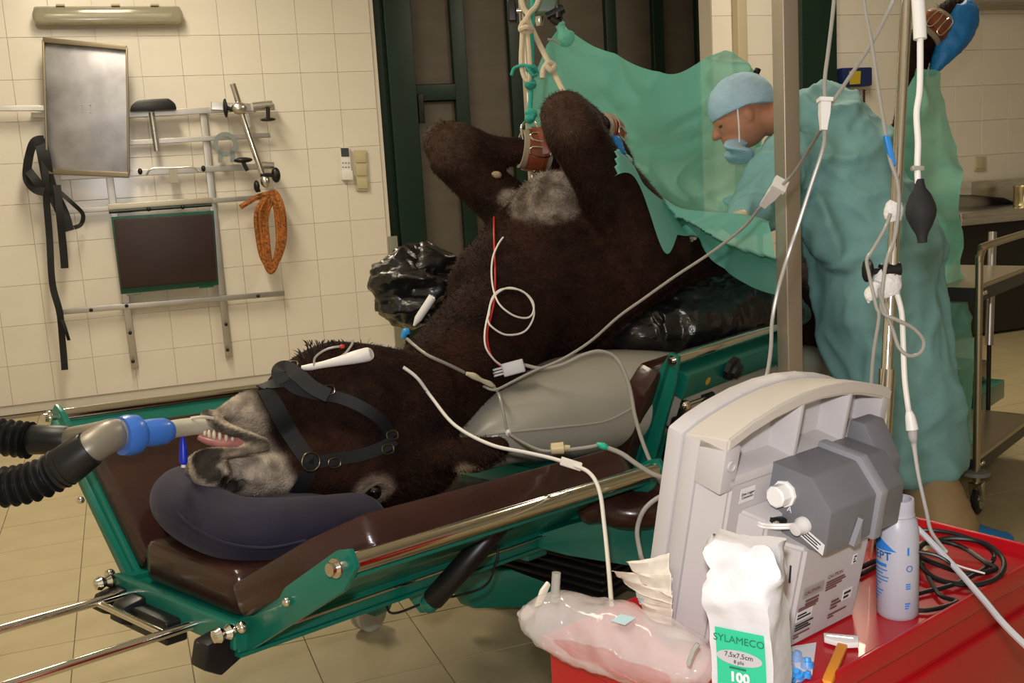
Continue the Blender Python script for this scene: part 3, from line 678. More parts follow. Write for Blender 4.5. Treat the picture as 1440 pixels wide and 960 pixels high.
c3 = P(1313,42,3.95); cf3 = cuff('leather_cuff','brown leather cuff high on the raised hind leg behind the drip stand', c3, P(1342,15,3.95)-P(1300,60,3.95), .057, .085, 0)
BLUE = mat('blue_overshoe', (.010,.17,.46), .5, bump=.5, bscale=40)
hc = MB().limb([(P(1312,102,3.93),.012,.02),(P(1325,78,3.93),.035,.05),(P(1343,45,3.94),.066,.065),(P(1352,22,3.95),.066,.06),(P(1352,8,3.96),.035,.04)], n=10, seg=40); crumple(hc,.012,22)
tag(hc.build('hoof_cover', BLUE), 'blue plastic cover pulled over the raised hind hoof', 'hoof cover')
hc = MB().limb([(P(864,200,2.95),.018,.02),(P(862,213,2.95),.034,.03),(P(858,226,2.97),.02,.022)], n=8, seg=30); crumple(hc,.010,24)
tag(hc.build('hoof_cover', BLUE), 'blue plastic cover on the near forehoof above the green drape', 'hoof cover')
ROPE = mat('white_rope', (.70,.60,.42), .8, bump=.6, bscale=300); GCORD = mat('green_cord', (.03,.36,.27), .7, bump=.5, bscale=300)
def rope(mb, pts, r, tw_=0): return mb.tube(pts, r, 8, 8)
rd = 3.2
wrp = thing('rope', 'white rope knotted and tied down to the near foreleg', 'rope', P(740,100,rd))
rope(MB(), [P(660,-420,rd),P(715,-100,rd),P(733,0,rd),P(742,20,rd),P(748,40,rd),P(765,75,rd),P(780,105,rd-.05),P(795,135,rd-.12)], .0085).build('line', ROPE, wrp)
rope(MB(), [P(850,-420,rd),P(777,-80,rd),P(757,0,rd),P(745,18,rd-.01),P(738,30,rd-.02)], .0085).build('line', ROPE, wrp)
rope(MB(), [P(735,30,rd-.02),P(734,55,rd-.02),P(733,90,rd-.02),P(738,110,rd-.02),P(744,112,rd-.02),P(745,90,rd-.02),P(743,60,rd-.02),P(740,35,rd-.02)], .0075).build('loop', ROPE, wrp)
rope(MB(), [P(731,42,rd-.03),P(740,38,rd-.05),P(748,42,rd-.03),P(740,46,rd-.02),P(732,40,rd-.03),P(738,30,rd-.04),P(745,34,rd-.03)], .008).build('knot', ROPE, wrp)
rope(MB(), [P(763,110,rd-.06),P(764,98,rd-.06),P(771,88,rd-.06),P(779,92,rd-.05),P(775,99,rd-.07),P(768,92,rd-.07)], .0085).build('knot', ROPE, wrp)
gc = thing('cord', 'green twisted cord holding up the leather cuff at left', 'cord', P(748,100,rd+.02))
rope(MB(), [P(749,-420,rd),P(749,-40,rd),P(749,20,rd),P(748,60,rd),P(748,100,rd),P(746,140,rd),P(745,168,rd)], .0075).build('line', GCORD, gc)
for x,y,s in ((748,98,.016),(746,118,.017),(747,160,.018),(745,166,.016)): crumple(MB().ell(P(x,y,rd-.01), s,s,s*.9, seg=20), .006, 60).build('knot', GCORD, gc)
rope(MB(), [P(719,106,rd-.02),P(723,96,rd-.02),P(734,92,rd-.03),P(748,94,rd-.04),P(756,102,rd-.02),P(750,106,rd-.04),P(740,94,rd-.04)], .005).build('bow', GCORD, gc)
# ------------------------------------------------------------------ drape
DRAPE = mat('green_drape', (.25,.68,.55), .5, tl=.17, spec=.3)
def sheet(rows, nu=10, nv=12, amp=.008, f=7, over=None):
    R = [cr(r, nu) for r in rows]; colsn = len(R[0])
    C_ = [cr([R[i][j] for i in range(len(R))], nv) for j in range(colsn)]
    m = MB(); nr = len(C_[0])
    vs = []
    for i in range(nr):
        for j in range(colsn):
            x, y, d = C_[j][i]; p = P(x,y,d)
            w_ = V((noise.noise(p*1.9),0,noise.noise(p*1.9+V((7,0,0)))))*.3
            r_ = (1-abs(noise.noise((p+w_)*V((1,1,1)).length*2.3)))**4; r2_ = (1-abs(noise.noise(V((p.x*1.1+p.z*2.1,p.y,p.z*4-p.x*1.8))*1.7)))**5
            p += FWD*(amp*(1.2*noise.noise(p*f*.5)-2.4*r_-2.2*r2_))
            if over is not None and i > over*nv and x > 864:
                h_ = SURF(x,y)[0]; k_ = (h_-CAM).dot(FWD)-.025; dp_ = (p-CAM).dot(FWD)
                if dp_ > k_ > 2.6: p = P(x,y,k_)
            vs.append(p)
    m.add(vs, [(i*colsn+j, i*colsn+j+1, (i+1)*colsn+j+1, (i+1)*colsn+j) for i in range(nr-1) for j in range(colsn-1)])
    return m
dr = thing('surgical_drape', 'pale green translucent surgical drape hung between stands and over the belly', 'drape', P(930,300,3.5))
rows = [[(788,40,3.42),(800,46,3.45),(850,76,3.55),(905,98,3.65),(950,104,3.74),(1000,80,3.84),(1030,76,3.88),(1058,104,3.92)],
        [(768,70,3.42),(795,80,3.5),(850,112,3.62),(905,128,3.72),(950,132,3.8),(1000,118,3.88),(1032,112,3.9),(1062,130,3.94)],
        [(745,130,3.42),(790,140,3.53),(850,160,3.66),(905,172,3.76),(950,176,3.84),(1000,172,3.9),(1035,170,3.93),(1068,180,3.96)],
        [(742,185,3.42),(790,195,3.53),(850,208,3.62),(905,225,3.72),(950,232,3.8),(1000,235,3.86),(1040,238,3.9),(1072,245,3.94)],
        [(765,235,3.42),(800,240,3.46),(868,208,3.26),(905,255,3.42),(950,282,3.58),(1000,292,3.66),(1040,292,3.74),(1078,300,3.82)],
        [(770,240,3.40),(810,250,3.40),(872,212,3.14),(912,270,3.16),(950,300,3.26),(990,300,3.36),(1040,312,3.46),(1085,330,3.5)],
        [(775,245,3.39),(815,262,3.38),(880,228,3.10),(925,310,3.08),(955,330,3.12),(995,330,3.2),(1045,355,3.26),(1092,375,3.3)],
        [(778,250,3.38),(820,275,3.36),(888,245,3.09),(935,355,3.06),(962,318,3.10),(1000,368,3.15),(1050,402,3.2),(1098,418,3.24)]]
dm = sheet(rows, 14, 12, .014, 8, over=4.4)
dm.build('main_sheet', DRAPE, dr, ang=180)
ptop = P(790,46,3.4)
gt = MB().limb([(P(795,52,3.40),.03,.03),(P(790,42,3.40),.014,.014),(P(788,36,3.40),.016,.014)], n=8, seg=24); crumple(gt,.008,50); gt.build('gathered_corner', DRAPE, dr)
MB().tube([P(770,55,3.38),P(780,57,3.38),P(788,62,3.38)], .004, 8).build('clip', STEEL, dr)
dr2 = thing('surgical_drape', 'pale green drape hanging down from the raised hind leg at right', 'drape', P(1325,400,4.0))
rows = [[(1282,100,3.92),(1298,102,3.90),(1310,102,3.91),(1318,106,3.93)],[(1262,150,3.9),(1290,160,3.88),(1312,160,3.9),(1322,150,3.95)],[(1240,230,3.85),(1290,250,3.85),(1325,250,3.9),(1342,232,3.95)],
        [(1240,330,3.85),(1290,330,3.85),(1330,325,3.92),(1346,305,4.0)],[(1245,420,3.85),(1290,420,3.9),(1330,420,3.97),(1350,400,4.05)],[(1250,520,3.85),(1300,520,3.95),(1340,515,4.0),(1364,515,4.1)],[(1260,640,3.85),(1310,640,3.95),(1345,640,4.0),(1358,640,4.05)]]
sheet(rows, 12, 12, .018, 7).build('main_sheet', DRAPE, dr2, ang=180)
# stands holding the drape
sd_ = thing('drape_stand', 'pale metal stand pole with black clamps behind the ropes', 'stand', PZ(748,500,.62))
POLE = mat('pale_pole', (.55,.47,.36), .35, .6)
sb = P(742,140,3.5); MB().cyl(V((sb.x,sb.y,.0)), V((sb.x,sb.y,2.6)), .013, 16).build('pole', POLE, sd_)
MB().box(V((sb.x,sb.y,.02)), .4,.4,.04, ch=.01).build('foot', BLACK, sd_)
MB().box(P(762,10,3.42), .10,.05,.05, RIGHT, FWD, UPV, ch=.008).build('clamp_body', mat('green_clamp', (.10,.16,.12), .4), sd_)
MB().cyl(P(720,15,3.42), P(745,15,3.42), .007, 10).build('clamp_screw', CHROME, sd_)
MB().box(P(720,16,3.42), .03,.025,.07, RIGHT, FWD, UPV, ch=.006).build('clamp_grip', BLACK, sd_)
for a, b in (((768,24),(792,12)),((775,26),(788,34)),((785,8),(786,26))):
    MB().tube([P(*a,3.4),P(*b,3.4)], [.012,.016], 10, smooth=False).build('wing_grip', BLACK, sd_)
MB().lathe(P(758,30,3.4), UPV, [(-.015,.010),(.0,.014),(.015,.014)], 14).build('clamp_nut', CHROME, sd_)
s2 = thing('drape_stand', 'thin stand with a black clamp holding the drape beside the blue cap', 'stand', PZ(1062,500,.5))
MB().cyl(P(1064,112,3.98), V((P(1064,112,3.98).x,P(1064,112,3.98).y,0)), .012, 14).build('pole', POLE, s2)
MB().tube([P(1054,98,3.9),P(1062,108,3.9),P(1073,114,3.9)], [.010,.016,.010], 10).build('clamp', BLACK, s2)
MB().tube([P(1062,108,3.9),P(1066,97,3.9)], [.010,.012], 10, smooth=False).build('clamp_wing', BLACK, s2)
# square steel column in front of the surgeon
a0, a1 = P(1107,-60,2.95), P(1107,540,2.95); cx_ = P(1108,300,2.95)
COLM = mat('column_steel', (.50,.43,.34), .38, .55, var=.1, vscale=6, stretch=(1,1,.2))
colm = MB().box(V((cx_.x,cx_.y,1.675)), .052,.052,3.35, (TH*.9-NN*.45).normalized(), (TH*.45+NN*.9).normalized(), UPV, ch=.004).build('steel_column', COLM)
tag(colm, 'square brushed steel column standing in front of the surgeon', 'column')
# ================================================================== SURGEON
SD = 3.55
per = thing('person', 'person in green gown and light blue cap bending over the drape', 'person', PZ(1330,745,.0))
GOWN = mat('green_gown', (.22,.45,.46), .75, var=.06, vscale=5, bump=.3, bscale=14)
SKIN = mat('skin', (.52,.22,.13), .5, var=.08, vscale=20, sss=.08); CAPM = mat('blue_cap', (.42,.62,.78), .8, bump=.3, bscale=150)
g = MB()
g.limb([(P(1283,668,3.6),.165,.17),(P(1272,600,3.6),.18,.19),(P(1256,520,3.6),.19,.20),(P(1240,440,3.6),.195,.21),(P(1232,370,3.6),.20,.215),(P(1212,305,3.6),.205,.22),(P(1172,235,3.62),.20,.22),(P(1130,190,3.63),.165,.20),(P(1095,168,3.64),.10,.12)], seg=32, up=V((0,0,1)).cross(RIGHT), round_ends=False)
g.limb([(P(1120,205,3.52),.105,.10),(P(1090,245,3.45),.098,.09),(P(1072,285,3.42),.09,.085),(P(1062,306,3.38),.072,.07),(P(1036,310,3.28),.05,.045)], seg=24)
g.limb([(P(1128,195,3.8),.10,.10),(P(1085,245,3.85),.09,.085),(P(1058,288,3.84),.075,.07),(P(1030,300,3.72),.05,.045)], seg=24)
g.limb([(P(1150,300,3.5),.10,.08),(P(1165,340,3.5),.08,.06)], seg=20)
gm = remesh(g, .011, 8)
gnr = [v.normal.copy() for v in gm.vertices]
for v, n in zip(gm.vertices, gnr):
    p = v.co.copy()
    wv = V((noise.noise(p*2.0),noise.noise(p*2.0+V((9,0,0))),noise.noise(p*2.0+V((0,9,0)))))*.16
    q = V((p.x,p.y,p.z*(.35 if p.z < .95 else .8)))+wv
    r1 = 1-abs(noise.noise(q*4.5)); r2 = 1-abs(noise.noise(q*8.5+V((5,2,1)))); r3 = 1-abs(noise.noise((p+wv)*13))
    d = .014*noise.noise(q*3.5)+.036*(r1**5-.4)+.020*(r2**5-.4)+.008*(r3**4-.4)
    v.co += n*d
gb_ = bmesh.new(); gb_.from_mesh(gm)
for _ in range(2): bmesh.ops.smooth_vert(gb_, verts=gb_.verts[:], factor=.5, use_axis_x=True, use_axis_y=True, use_axis_z=True)
gb_.to_mesh(gm); gb_.free()
gown = put(gm, 'gown', GOWN, per)
tie = MB(); ribbon(tie, [(P(1190+i*12,250+i*9,3.33),-FWD) for i in range(2)], .02); 
# head
hc_ = P(1041,162,3.64); ha = (P(1058,208,3.64)-P(1022,124,3.64)).normalized(); hf = (V(RIGHT)*-.86-UPV*.5); hf = (hf-ha*hf.dot(ha)).normalized(); hsid = ha.cross(hf)
hm = MB().ell(hc_, .098,.076,.118, hf, hsid, -ha, 28, 18)
hm.limb([(P(1050,165,3.64),.06,.06),(P(1085,165,3.64),.065,.07)])
hm.ell(hc_+ha*.07+hf*.045, .05,.05,.055, hf, hsid, -ha)
hm.limb([(hc_+ha*.005+hf*.088,.012,.012),(hc_+ha*.035+hf*.108,.016,.015)],up=hsid)
hm.ell(hc_+ha*.0+hf*.075, .022,.05,.014, hf, hsid, -ha)
for s in (-1,1): hm.ell(hc_+hsid*(.074*s)-hf*.012+ha*.01, .018,.010,.032, hf, hsid, -ha)
head = put(remesh(hm,.006,4), 'head', SKIN, per)
for s in (-1,1): MB().ell(hc_+ha*.012+hf*.083+hsid*(.034*s), .007,.012,.005, hf, hsid, -ha).build('eye', mat('shut_eye', (.10,.05,.035), .5), per)
cp = MB().ell(hc_-ha*.035-hf*.018, .118,.098,.105, hf, hsid, -ha, 60, 40)
for v in cp.v:
    d = v-(hc_-ha*.035-hf*.018); h_ = d.dot(ha)-.25*d.dot(hf)*-1
    lim = .018-.18*(d.dot(hf))*0
    if d.dot(ha) > .02+.25*max(0,-d.dot(hf)): v -= ha*(d.dot(ha)-(.02+.25*max(0,-d.dot(hf))))
crumple(cp,.006,30); cp.build('cap', CAPM, per, ang=180)
MB().limb([(P(1034,200,3.58),.012,.05),(P(1037,212,3.58),.030,.06),(P(1042,226,3.6),.012,.05)], n=6, seg=24).build('mask', CAPM, per)
MB().tube([P(1037,152,3.555),P(1039,175,3.55),P(1040,200,3.555)], .003, 8).build('mask_strap', WHITE, per)
# gloved hands with five fingers on the belly
GLV = mat('latex_glove', (.62,.54,.36), .45)
def hand(c, d, side, nrm):
    d = V(d).normalized(); side = V(side); side = (side-d*side.dot(d)).normalized(); nrm = d.cross(side)
    if nrm.z < 0: nrm = -nrm
    m = MB().limb([(c-d*.05,.022,.03),(c,.016,.040),(c+d*.045,.014,.042)], up=nrm)
    for k, L_ in enumerate((.062,.074,.07,.056)):
        o_ = c+d*.06+side*((k-1.5)*.021)
        m.limb([(o_-d*.02,.010,.010),(o_+d*L_*.45+nrm*.004,.009,.009),(o_+d*L_*.8-nrm*.012,.0085,.0085),(o_+d*L_-nrm*.028,.0075,.0075)], up=nrm, seg=12)
    m.limb([(c-d*.01-side*.03,.012,.012),(c+d*.025-side*.055-nrm*.008,.0105,.0105),(c+d*.055-side*.058-nrm*.02,.009,.009)], up=nrm, seg=12)
    return remesh(m, .0035, 2)
put(hand(P(1022,310,3.24), -RIGHT*.9-UPV*.25-FWD*.1, FWD, UPV), 'glove', GLV, per)
put(hand(P(1012,303,3.72), -RIGHT*.9-UPV*.3, -FWD, UPV), 'glove', GLV, per)
TROU = mat('tan_trousers', (.36,.25,.13), .8, var=.1, vscale=6, bump=.2, bscale=15)
tr = MB(); 
tr.limb([(P(1295,600,3.57),.08,.08),(P(1303,660,3.55),.09,.09),(P(1318,715,3.5),.105,.10),(P(1335,742,3.47),.085,.11)], n=8, seg=24)
tr.limb([(P(1268,600,3.75),.10,.10),(P(1272,660,3.75),.10,.095),(P(1280,705,3.75),.10,.10),(P(1285,722,3.75),.08,.10)], n=8, seg=24)
crumple(tr,.010,10,st=(.6,.6,2)); tr.build('trousers', TROU, per, ang=180)
for x,y,d in ((1362,752,3.47),(1300,728,3.75)):
    z = PZ(x,y,.05); sh = MB().limb([(z-RIGHT*.13+V((0,0,.01)),.05,.05),(z-RIGHT*.03+V((0,0,.005)),.05,.055),(z+RIGHT*.06-V((0,0,.01)),.035,.05),(z+RIGHT*.12-V((0,0,.015)),.025,.04)], n=8, seg=24); crumple(sh,.008,25)
    sh.build('shoe_cover', BLUE, per)
# ================================================================== WALL RACK AND WALL THINGS
FW = V((0,-1,0))
def bar(a, b, w, t, n=FW):
    a, b = V(a), V(b); d = (b-a); L_ = d.length; d.normalize(); s = d.cross(n).normalized(); nn = s.cross(d)
    return MB().box((a+b)/2, L_, w, t, d, s, nn, ch=.003)
def wp(x, y, o=.0): return PY(x, y, WY-.006-o)
rk = thing('wall_rack', 'aluminium wall rack of crossed rails holding table accessories', 'rack', wp(240,500))
for a, b, w, o in (((180,161),(386,150),.040,.06),((178,201),(380,190),.032,.06),((84,249),(382,233),.040,.06),((72,299),(372,277),.032,.06),((88,438),(400,412),.036,.06)):
    bar(wp(*a,o), wp(*b,o), w, .02).build('rail', ALU, rk)
for a, b in (((146,190),(190,517)),((285,153),(322,502))):
    bar(wp(*a,.025), wp(*b,.025), .045, .025).build('upright', ALU, rk)
for x, y in ((128,436),(363,416),(178,430),(187,508),(320,492),(318,456),(183,468)): MB().ell(wp(x,y,.075), .012,.012,.012).build('bolt', BLACK, rk)
o = bar(wp(-120,152,.10), wp(66,152,.10), .034, .03); tag(o.build('handrail', ALU), 'bright metal bar on the wall left of the steel tray', 'rail')
tag(bar(wp(44,162,.03), wp(64,162,.03), .03,.05).build('rail_bracket', WHITE), 'small white bracket under the wall bar', 'bracket')
# stainless tray
ST2 = mat('tray_steel', (.50,.50,.54), .46, 1, col2=(.28,.275,.29), vscale=4.5, bump=.02, bscale=6)
tr_ = thing('steel_tray', 'stainless steel tray hung upright on the wall rack', 'tray', wp(120,245,.16))
tq = [wp(61,57,.14), wp(178,68,.20), wp(181,246,.20), wp(67,241,.14)]
MB().prism(tq, (0,.012,0), ch=.003).build('plate', ST2, tr_)
for i, w in ((0,.035),(1,.028),(2,.03),(3,.022)):
    bar(tq[i]+FW*.018, tq[(i+1)%4]+FW*.018, .014 if i%2 else .03, .035).build('raised_edge', mat('tray_edge', (.24,.20,.13), .4, .9), tr_)
for x, y in ((115,148),(127,148),(115,158),(127,158)): MB().ell(wp(x,y,.195), .006,.004,.003).build('rivet', ST2, tr_)
# black strap hanging on the rack
stp = thing('strap', 'black webbing strap looped over the rack beside the tray', 'strap', wp(90,520,.12))
def wrib(pts, w, o=.16, nm='webbing'):
    q = cr([tuple(wp(x,y,o+.02*math.sin(i*1.7))) for i,(x,y) in enumerate(pts)], 6)
    ribbon(MB(), [(V(p),(FW+V((.3*math.sin(i*.5),0,0))).normalized()) for i,p in enumerate(q)], w, .004).build(nm, NYL, stp)
wrib([(62,196),(48,200),(40,225),(38,250),(48,265),(62,270)], .05)
wrib([(56,196),(62,220),(70,260),(88,300),(96,325)], .075)
wrib([(60,200),(64,250),(66,290),(70,340),(74,400),(84,440),(88,480),(91,520)], .04)
wrib([(80,260),(84,300),(88,340),(91,377)], .045)
wrib([(84,270),(100,284),(116,300),(114,315),(104,320)], .025)
wrib([(84,440),(92,462),(97,478)], .02)
wrib([(40,240),(52,255),(70,275)], .05)
# padded head support
hr = thing('padded_support', 'black half-round padded support on a metal post in the rack', 'support', wp(215,210,.12))
MB().prism([wp(x,y,.10) for x,y in ((182,158),(184,150),(193,143),(215,141),(236,140),(245,147),(248,156))], FW*.12, ch=.015).build('pad', BLACK, hr)
MB().cyl(wp(213,158,.14), wp(221,212,.14), .018, 16).build('post', STEEL, hr)
# clamp arm
ca = thing('clamp_arm', 'steel rod and clamp arm with black knobs on the rack', 'clamp', wp(350,250,.14))
MB().tube([wp(327,118,.16),wp(350,190,.16),wp(375,262,.16)], .020, 16, smooth=False).build('rod', CHROME, ca)
bar(wp(297,149,.10), wp(360,152,.10), .05,.05).build('block', STEEL, ca)
MB().cyl(wp(355,150,.14), wp(383,147,.14), .028, 16).build('socket', STEEL, ca)
MB().ell(wp(336,152,.18), .05,.03,.04).build('joint', STEEL, ca)
MB().ell(wp(373,255,.16), .032,.03,.04).build('joint', STEEL, ca)
bar(wp(345,160,.16), wp(352,180,.16), .03,.03).build('lever', STEEL, ca)
MB().cyl(wp(360,232,.12), wp(385,233,.12), .024, 14).build('socket', STEEL, ca)
for (x0,y0),(x1,y1) in (((377,152),(377,167)),((366,246),(390,246)),((316,150),(328,155)),((340,224),(348,240)),((362,262),(364,270))):
    MB().cyl(wp(x0,y0,.17), wp(x1,y1,.17), .013, 12).build('knob_stem', BLACK, ca)
for x,y,w,h in ((377,168,.05,.012),(388,246,.03,.05),(317,152,.015,.06),(342,225,.06,.018),(361,262,.02,.04)):
    MB().ell(wp(x,y,.17), w,.03,h).build('knob', BLACK, ca)
# open ring bracket
rb = thing('ring_bracket', 'grey flat ring bracket with two prongs hung on the rack', 'bracket', wp(317,228,.1))
oc = wp(317,203,.10); GREYM = mat('grey_metal', (.26,.28,.26), .4, .7)
MB().lathe(oc+FW*.0, FW, [(0,.048),(0,.078),(.02,.078),(.02,.048),(0,.048)], 28, cap=False).build('ring', GREYM, rb)
for xs in ((306,313),(323,330)):
    MB().prism([wp(xs[0],210,.10),wp(xs[1],213,.10),wp(xs[1]-(1 if xs[0]<310 else -1),228,.10),wp(xs[0]+1,228,.10)], FW*.02).build('prong', GREYM, rb)
hk = thing('hanger_plate', 'small grey plate on a bent wire hanger in the rack', 'plate', wp(244,257,.1))
MB().prism([wp(237,237,.10),wp(249,237,.10),wp(251,257,.10),wp(238,257,.10)], FW*.012).build('plate', mat('dull_plate', (.38,.36,.28), .5, .5), hk)
MB().tube([wp(206,246,.11),wp(214,237,.11),wp(243,236,.11),wp(270,235,.11),wp(280,241,.11)], .006, 8, 4).build('wire', STEEL, hk)
MB().ell(wp(197,241,.1), .014,.014,.02).build('knob', BLACK, hk); MB().ell(wp(286,237,.1), .014,.014,.02).build('knob', BLACK, hk)
# spare brown pad panel
sp = thing('spare_pad', 'dark brown padded panel in a green frame stored on the rack', 'padded panel', wp(235,410,.12))
MB().prism([wp(156,305,.09),wp(300,296,.09),wp(307,400,.09),wp(170,413,.09)], FW*.03, ch=.003).build('frame', mat('green_frame_paint', (.008,.10,.065), .4), sp)
MB().prism([wp(159,308,.12),wp(298,300,.12),wp(305,393,.12),wp(170,405,.12)], FW*.05, ch=.012).build('pad', mat('dark_brown_vinyl', (.026,.012,.010), .45, var=.15), sp)
bar(wp(152,291,.12), wp(298,281,.12), .035,.04).build('hook_rail', mat('dull_rail', (.50,.45,.34), .4, .8), sp)
MB().cyl(wp(153,298,.13), wp(298,288,.13), .010, 10).build('rod', DGREEN, sp)
for x,y in ((209,294),(257,291)): MB().ell(wp(x,y,.14), .014,.014,.014).build('bolt', BLACK, sp)
bar(wp(280,402,.10), wp(300,400,.10), .03,.03).build('foot', GREEN, sp); bar(wp(178,413,.10), wp(198,411,.10), .02,.03).build('foot', GREYM, sp)
# orange rope coil
OR = mat('orange_rope', (.55,.17,.02), .75, col2=(.10,.045,.02), vscale=70, bump=.5, bscale=200)
orp = thing('coiled_rope', 'orange and black rope coiled on a rack knob', 'rope', wp(382,383,.14))
rr = random.Random(11)
for k in range(7):
    w = 7+k*1.9; h0 = 270+rr.uniform(0,5)+(7-k)*1.0; h1 = 384-rr.uniform(0,14); cx = 380+rr.uniform(-2,2)
    MB().tube([wp(cx-w*.5+6,h0,.14),wp(cx-w,h0+25,.13+.008*k),wp(cx-w+2,h0+60,.15),wp(cx-w*.7+3,h1-12,.14),wp(cx+2,h1,.14),wp(cx+w*.8,h1-14,.14),wp(cx+w+2,h0+60,.15),wp(cx+w,h0+24,.13+.008*k),wp(cx+w*.45,h0,.14)], .0145, 8, 5, closed=True).build('coil', OR, orp)
MB().tube([wp(338,291,.14),wp(350,284,.14),wp(364,276,.14),wp(378,272,.15)], .016, 8, 5).build('tail', OR, orp)
# fluorescent fixture
def tubelight(label, c, L_, X, n):
    f = thing('wall_lamp', label, 'lamp', c); X = V(X); n = V(n)
    MB().box(c+n*.03, L_, .06, .125, X, n, UPV, ch=.02).build('housing', mat('lamp_housing', (.42,.37,.24), .5), f)
    MB().limb([(c-X*(L_*.47)+n*.075,.05,.035),(c+X*(L_*.47)+n*.075,.05,.035)], up=UPV, pw=.6, seg=24).build('diffuser', mat('lamp_diffuser', (.66,.62,.50), .12, trans=.7), f)
    MB().cyl(c-X*(L_*.43)+n*.06, c+X*(L_*.43)+n*.06, .013, 12).build('tube', WHITE, f)
    for s in (-.32,.05,.32): MB().box(c+X*(L_*s)+n*.06+V((0,0,.066)), .05,.03,.012, X, n, UPV, ch=.003).build('clip', MATS['lamp_housing'], f)
    return f
tubelight('beige unlit fluorescent lamp on the wall above the steel tray', wp(154,25,0), PY(256,25,WY).x-PY(51,25,WY).x, (1,0,0), FW)
tubelight('beige unlit fluorescent lamp high on the wall at far right', PY(1420,2,RY-.006), 1.1, (1,0,0), FW)
# remote and switches
rm = thing('wall_remote', 'white remote control with dark screen in a wall holder', 'remote', wp(486,252))
MB().prism([wp(478,207),wp(490,207),wp(494,252),wp(480,252)], FW*.035, ch=.006).build('case', WHITE, rm)
MB().prism([wp(479,208,.035),wp(490,208,.035),wp(491,220,.035),wp(480,220,.035)], FW*.004).build('screen', mat('remote_screen', (.06,.07,.08), .3), rm)
for i in range(2):
    for j in range(3): MB().ell(wp(482.5+j*4, 229+i*6,.036), .006,.003,.005).build('button', mat('grey_button',(.25,.26,.24),.5), rm)
MB().prism([wp(479,240,.0),wp(494,240,.0),wp(495,253,.0),wp(480,253,.0)], FW*.045, ch=.005).build('holder', WHITE, rm)
sw = thing('switch_plate', 'cream plate of three stacked light switches beside the gate', 'switch', wp(508,268))
SWM = mat('cream_plastic', (.52,.46,.28), .45)
MB().prism([wp(497,211),wp(515,211),wp(519,268),wp(501,268)], FW*.02, ch=.004).build('plate', SWM, sw)
for k in range(3): MB().prism([wp(499.5+k*1.1,214+k*18.3,.02),wp(514+k*1.1,214+k*18.3,.02),wp(515+k*1.2,228.5+k*18.3,.02),wp(500.5+k*1.2,228.5+k*18.3,.02)], FW*.008, ch=.004).build('rocker', SWM, sw)
# blue wall device with coiled cord, socket
bd = thing('wall_gauge', 'dark blue wall device with yellow screen and hanging cords', 'device', PY(1195,124,RY))
rp_ = lambda x, y, o=0: PY(x,y,RY-.006-o)
MB().prism([rp_(1174,97),rp_(1216,96),rp_(1216,122),rp_(1175,124)], FW*.08, ch=.012).build('case', mat('navy_case', (.012,.025,.11), .4), bd)
MB().prism([rp_(1194,100,.08),rp_(1210,100,.08),rp_(1209,118,.08),rp_(1195,119,.08)], FW*.005).build('screen', mat('yellow_screen', (.48,.36,.02), .5), bd)
MB().ell(rp_(1218,110,.05), .02,.02,.02).build('knob', BLACK, bd)
MB().tube([rp_(1193,124,.05),rp_(1194,140,.05),rp_(1193,155,.05)], [.006,.006,.02], 8, 5).build('cord', RUBBER, bd)
MB().tube([rp_(1215+ (1.6 if i%2 else -1.6),126+i*1.5,.05+(.01 if (i//1)%2 else -.01)) for i in range(30)], .004, 6, 3).build('coiled_cord', RUBBER, bd)
so = thing('wall_socket', 'small beige socket plate on the wall above the counter', 'socket', rp_(1376,240))
MB().prism([rp_(1369,220),rp_(1385,220),rp_(1385,240),rp_(1369,240)], FW*.015, ch=.004).build('plate', SWM, so)
MB().prism([rp_(1372,223,.015),rp_(1382,223,.015),rp_(1382,237,.015),rp_(1372,237,.015)], FW*.006, ch=.003).build('cover', SWM, so)
# steel counter with back box and canister
ct = thing('steel_counter', 'dark steel counter with raised sink box against the right wall', 'counter', (6.3,5.6,0))
cl_ = PY(1340,300,5.5); cz = PY(1390,297,5.45).z
MB().box((cl_.x+1.1, 5.70, cz-.02), 2.2, .55, .04, ch=.006).build('worktop', STEEL, ct)
MB().box((cl_.x+1.1, 5.965, cz+.05), 2.2, .02, .12).build('splashback', STEEL, ct)
bx0 = PY(1366,262,5.8)
MB().prism([V((bx0.x,5.8,bx0.z+.03)),V((bx0.x+1.4,5.8,bx0.z+.03)),V((bx0.x+1.4,5.8,cz)),V((bx0.x+.45,5.8,cz)),V((bx0.x+.3,5.8,bx0.z-.1)),V((bx0.x,5.8,bx0.z-.06))], (0,.15,0), ch=.004).build('sink_box', STEEL, ct)
DARKC = mat('dark_cabinet', (.02,.017,.014), .45)
MB().box((cl_.x+1.1, 5.74, cz*.5-.01), 2.1, .42, cz-.06, ch=.004).build('cabinet', DARKC, ct)
MB().box((cl_.x+1.1, 5.43, cz-.055), 2.2, .02, .05, ch=.004).build('front_lip', STEEL, ct)
cn = PY(1440,292,5.6); tag(MB().lathe(V((cn.x,cn.y,cz)), UPV, [(0,.05),(0,.07),(.01,.075),(.03,.07),(.12,.07),(.14,.075),(.15,.07),(.152,.0)], 24).build('canister', mat('gold_tin', (.45,.38,.22), .25, 1)), 'shiny metal canister standing on the steel counter', 'canister')
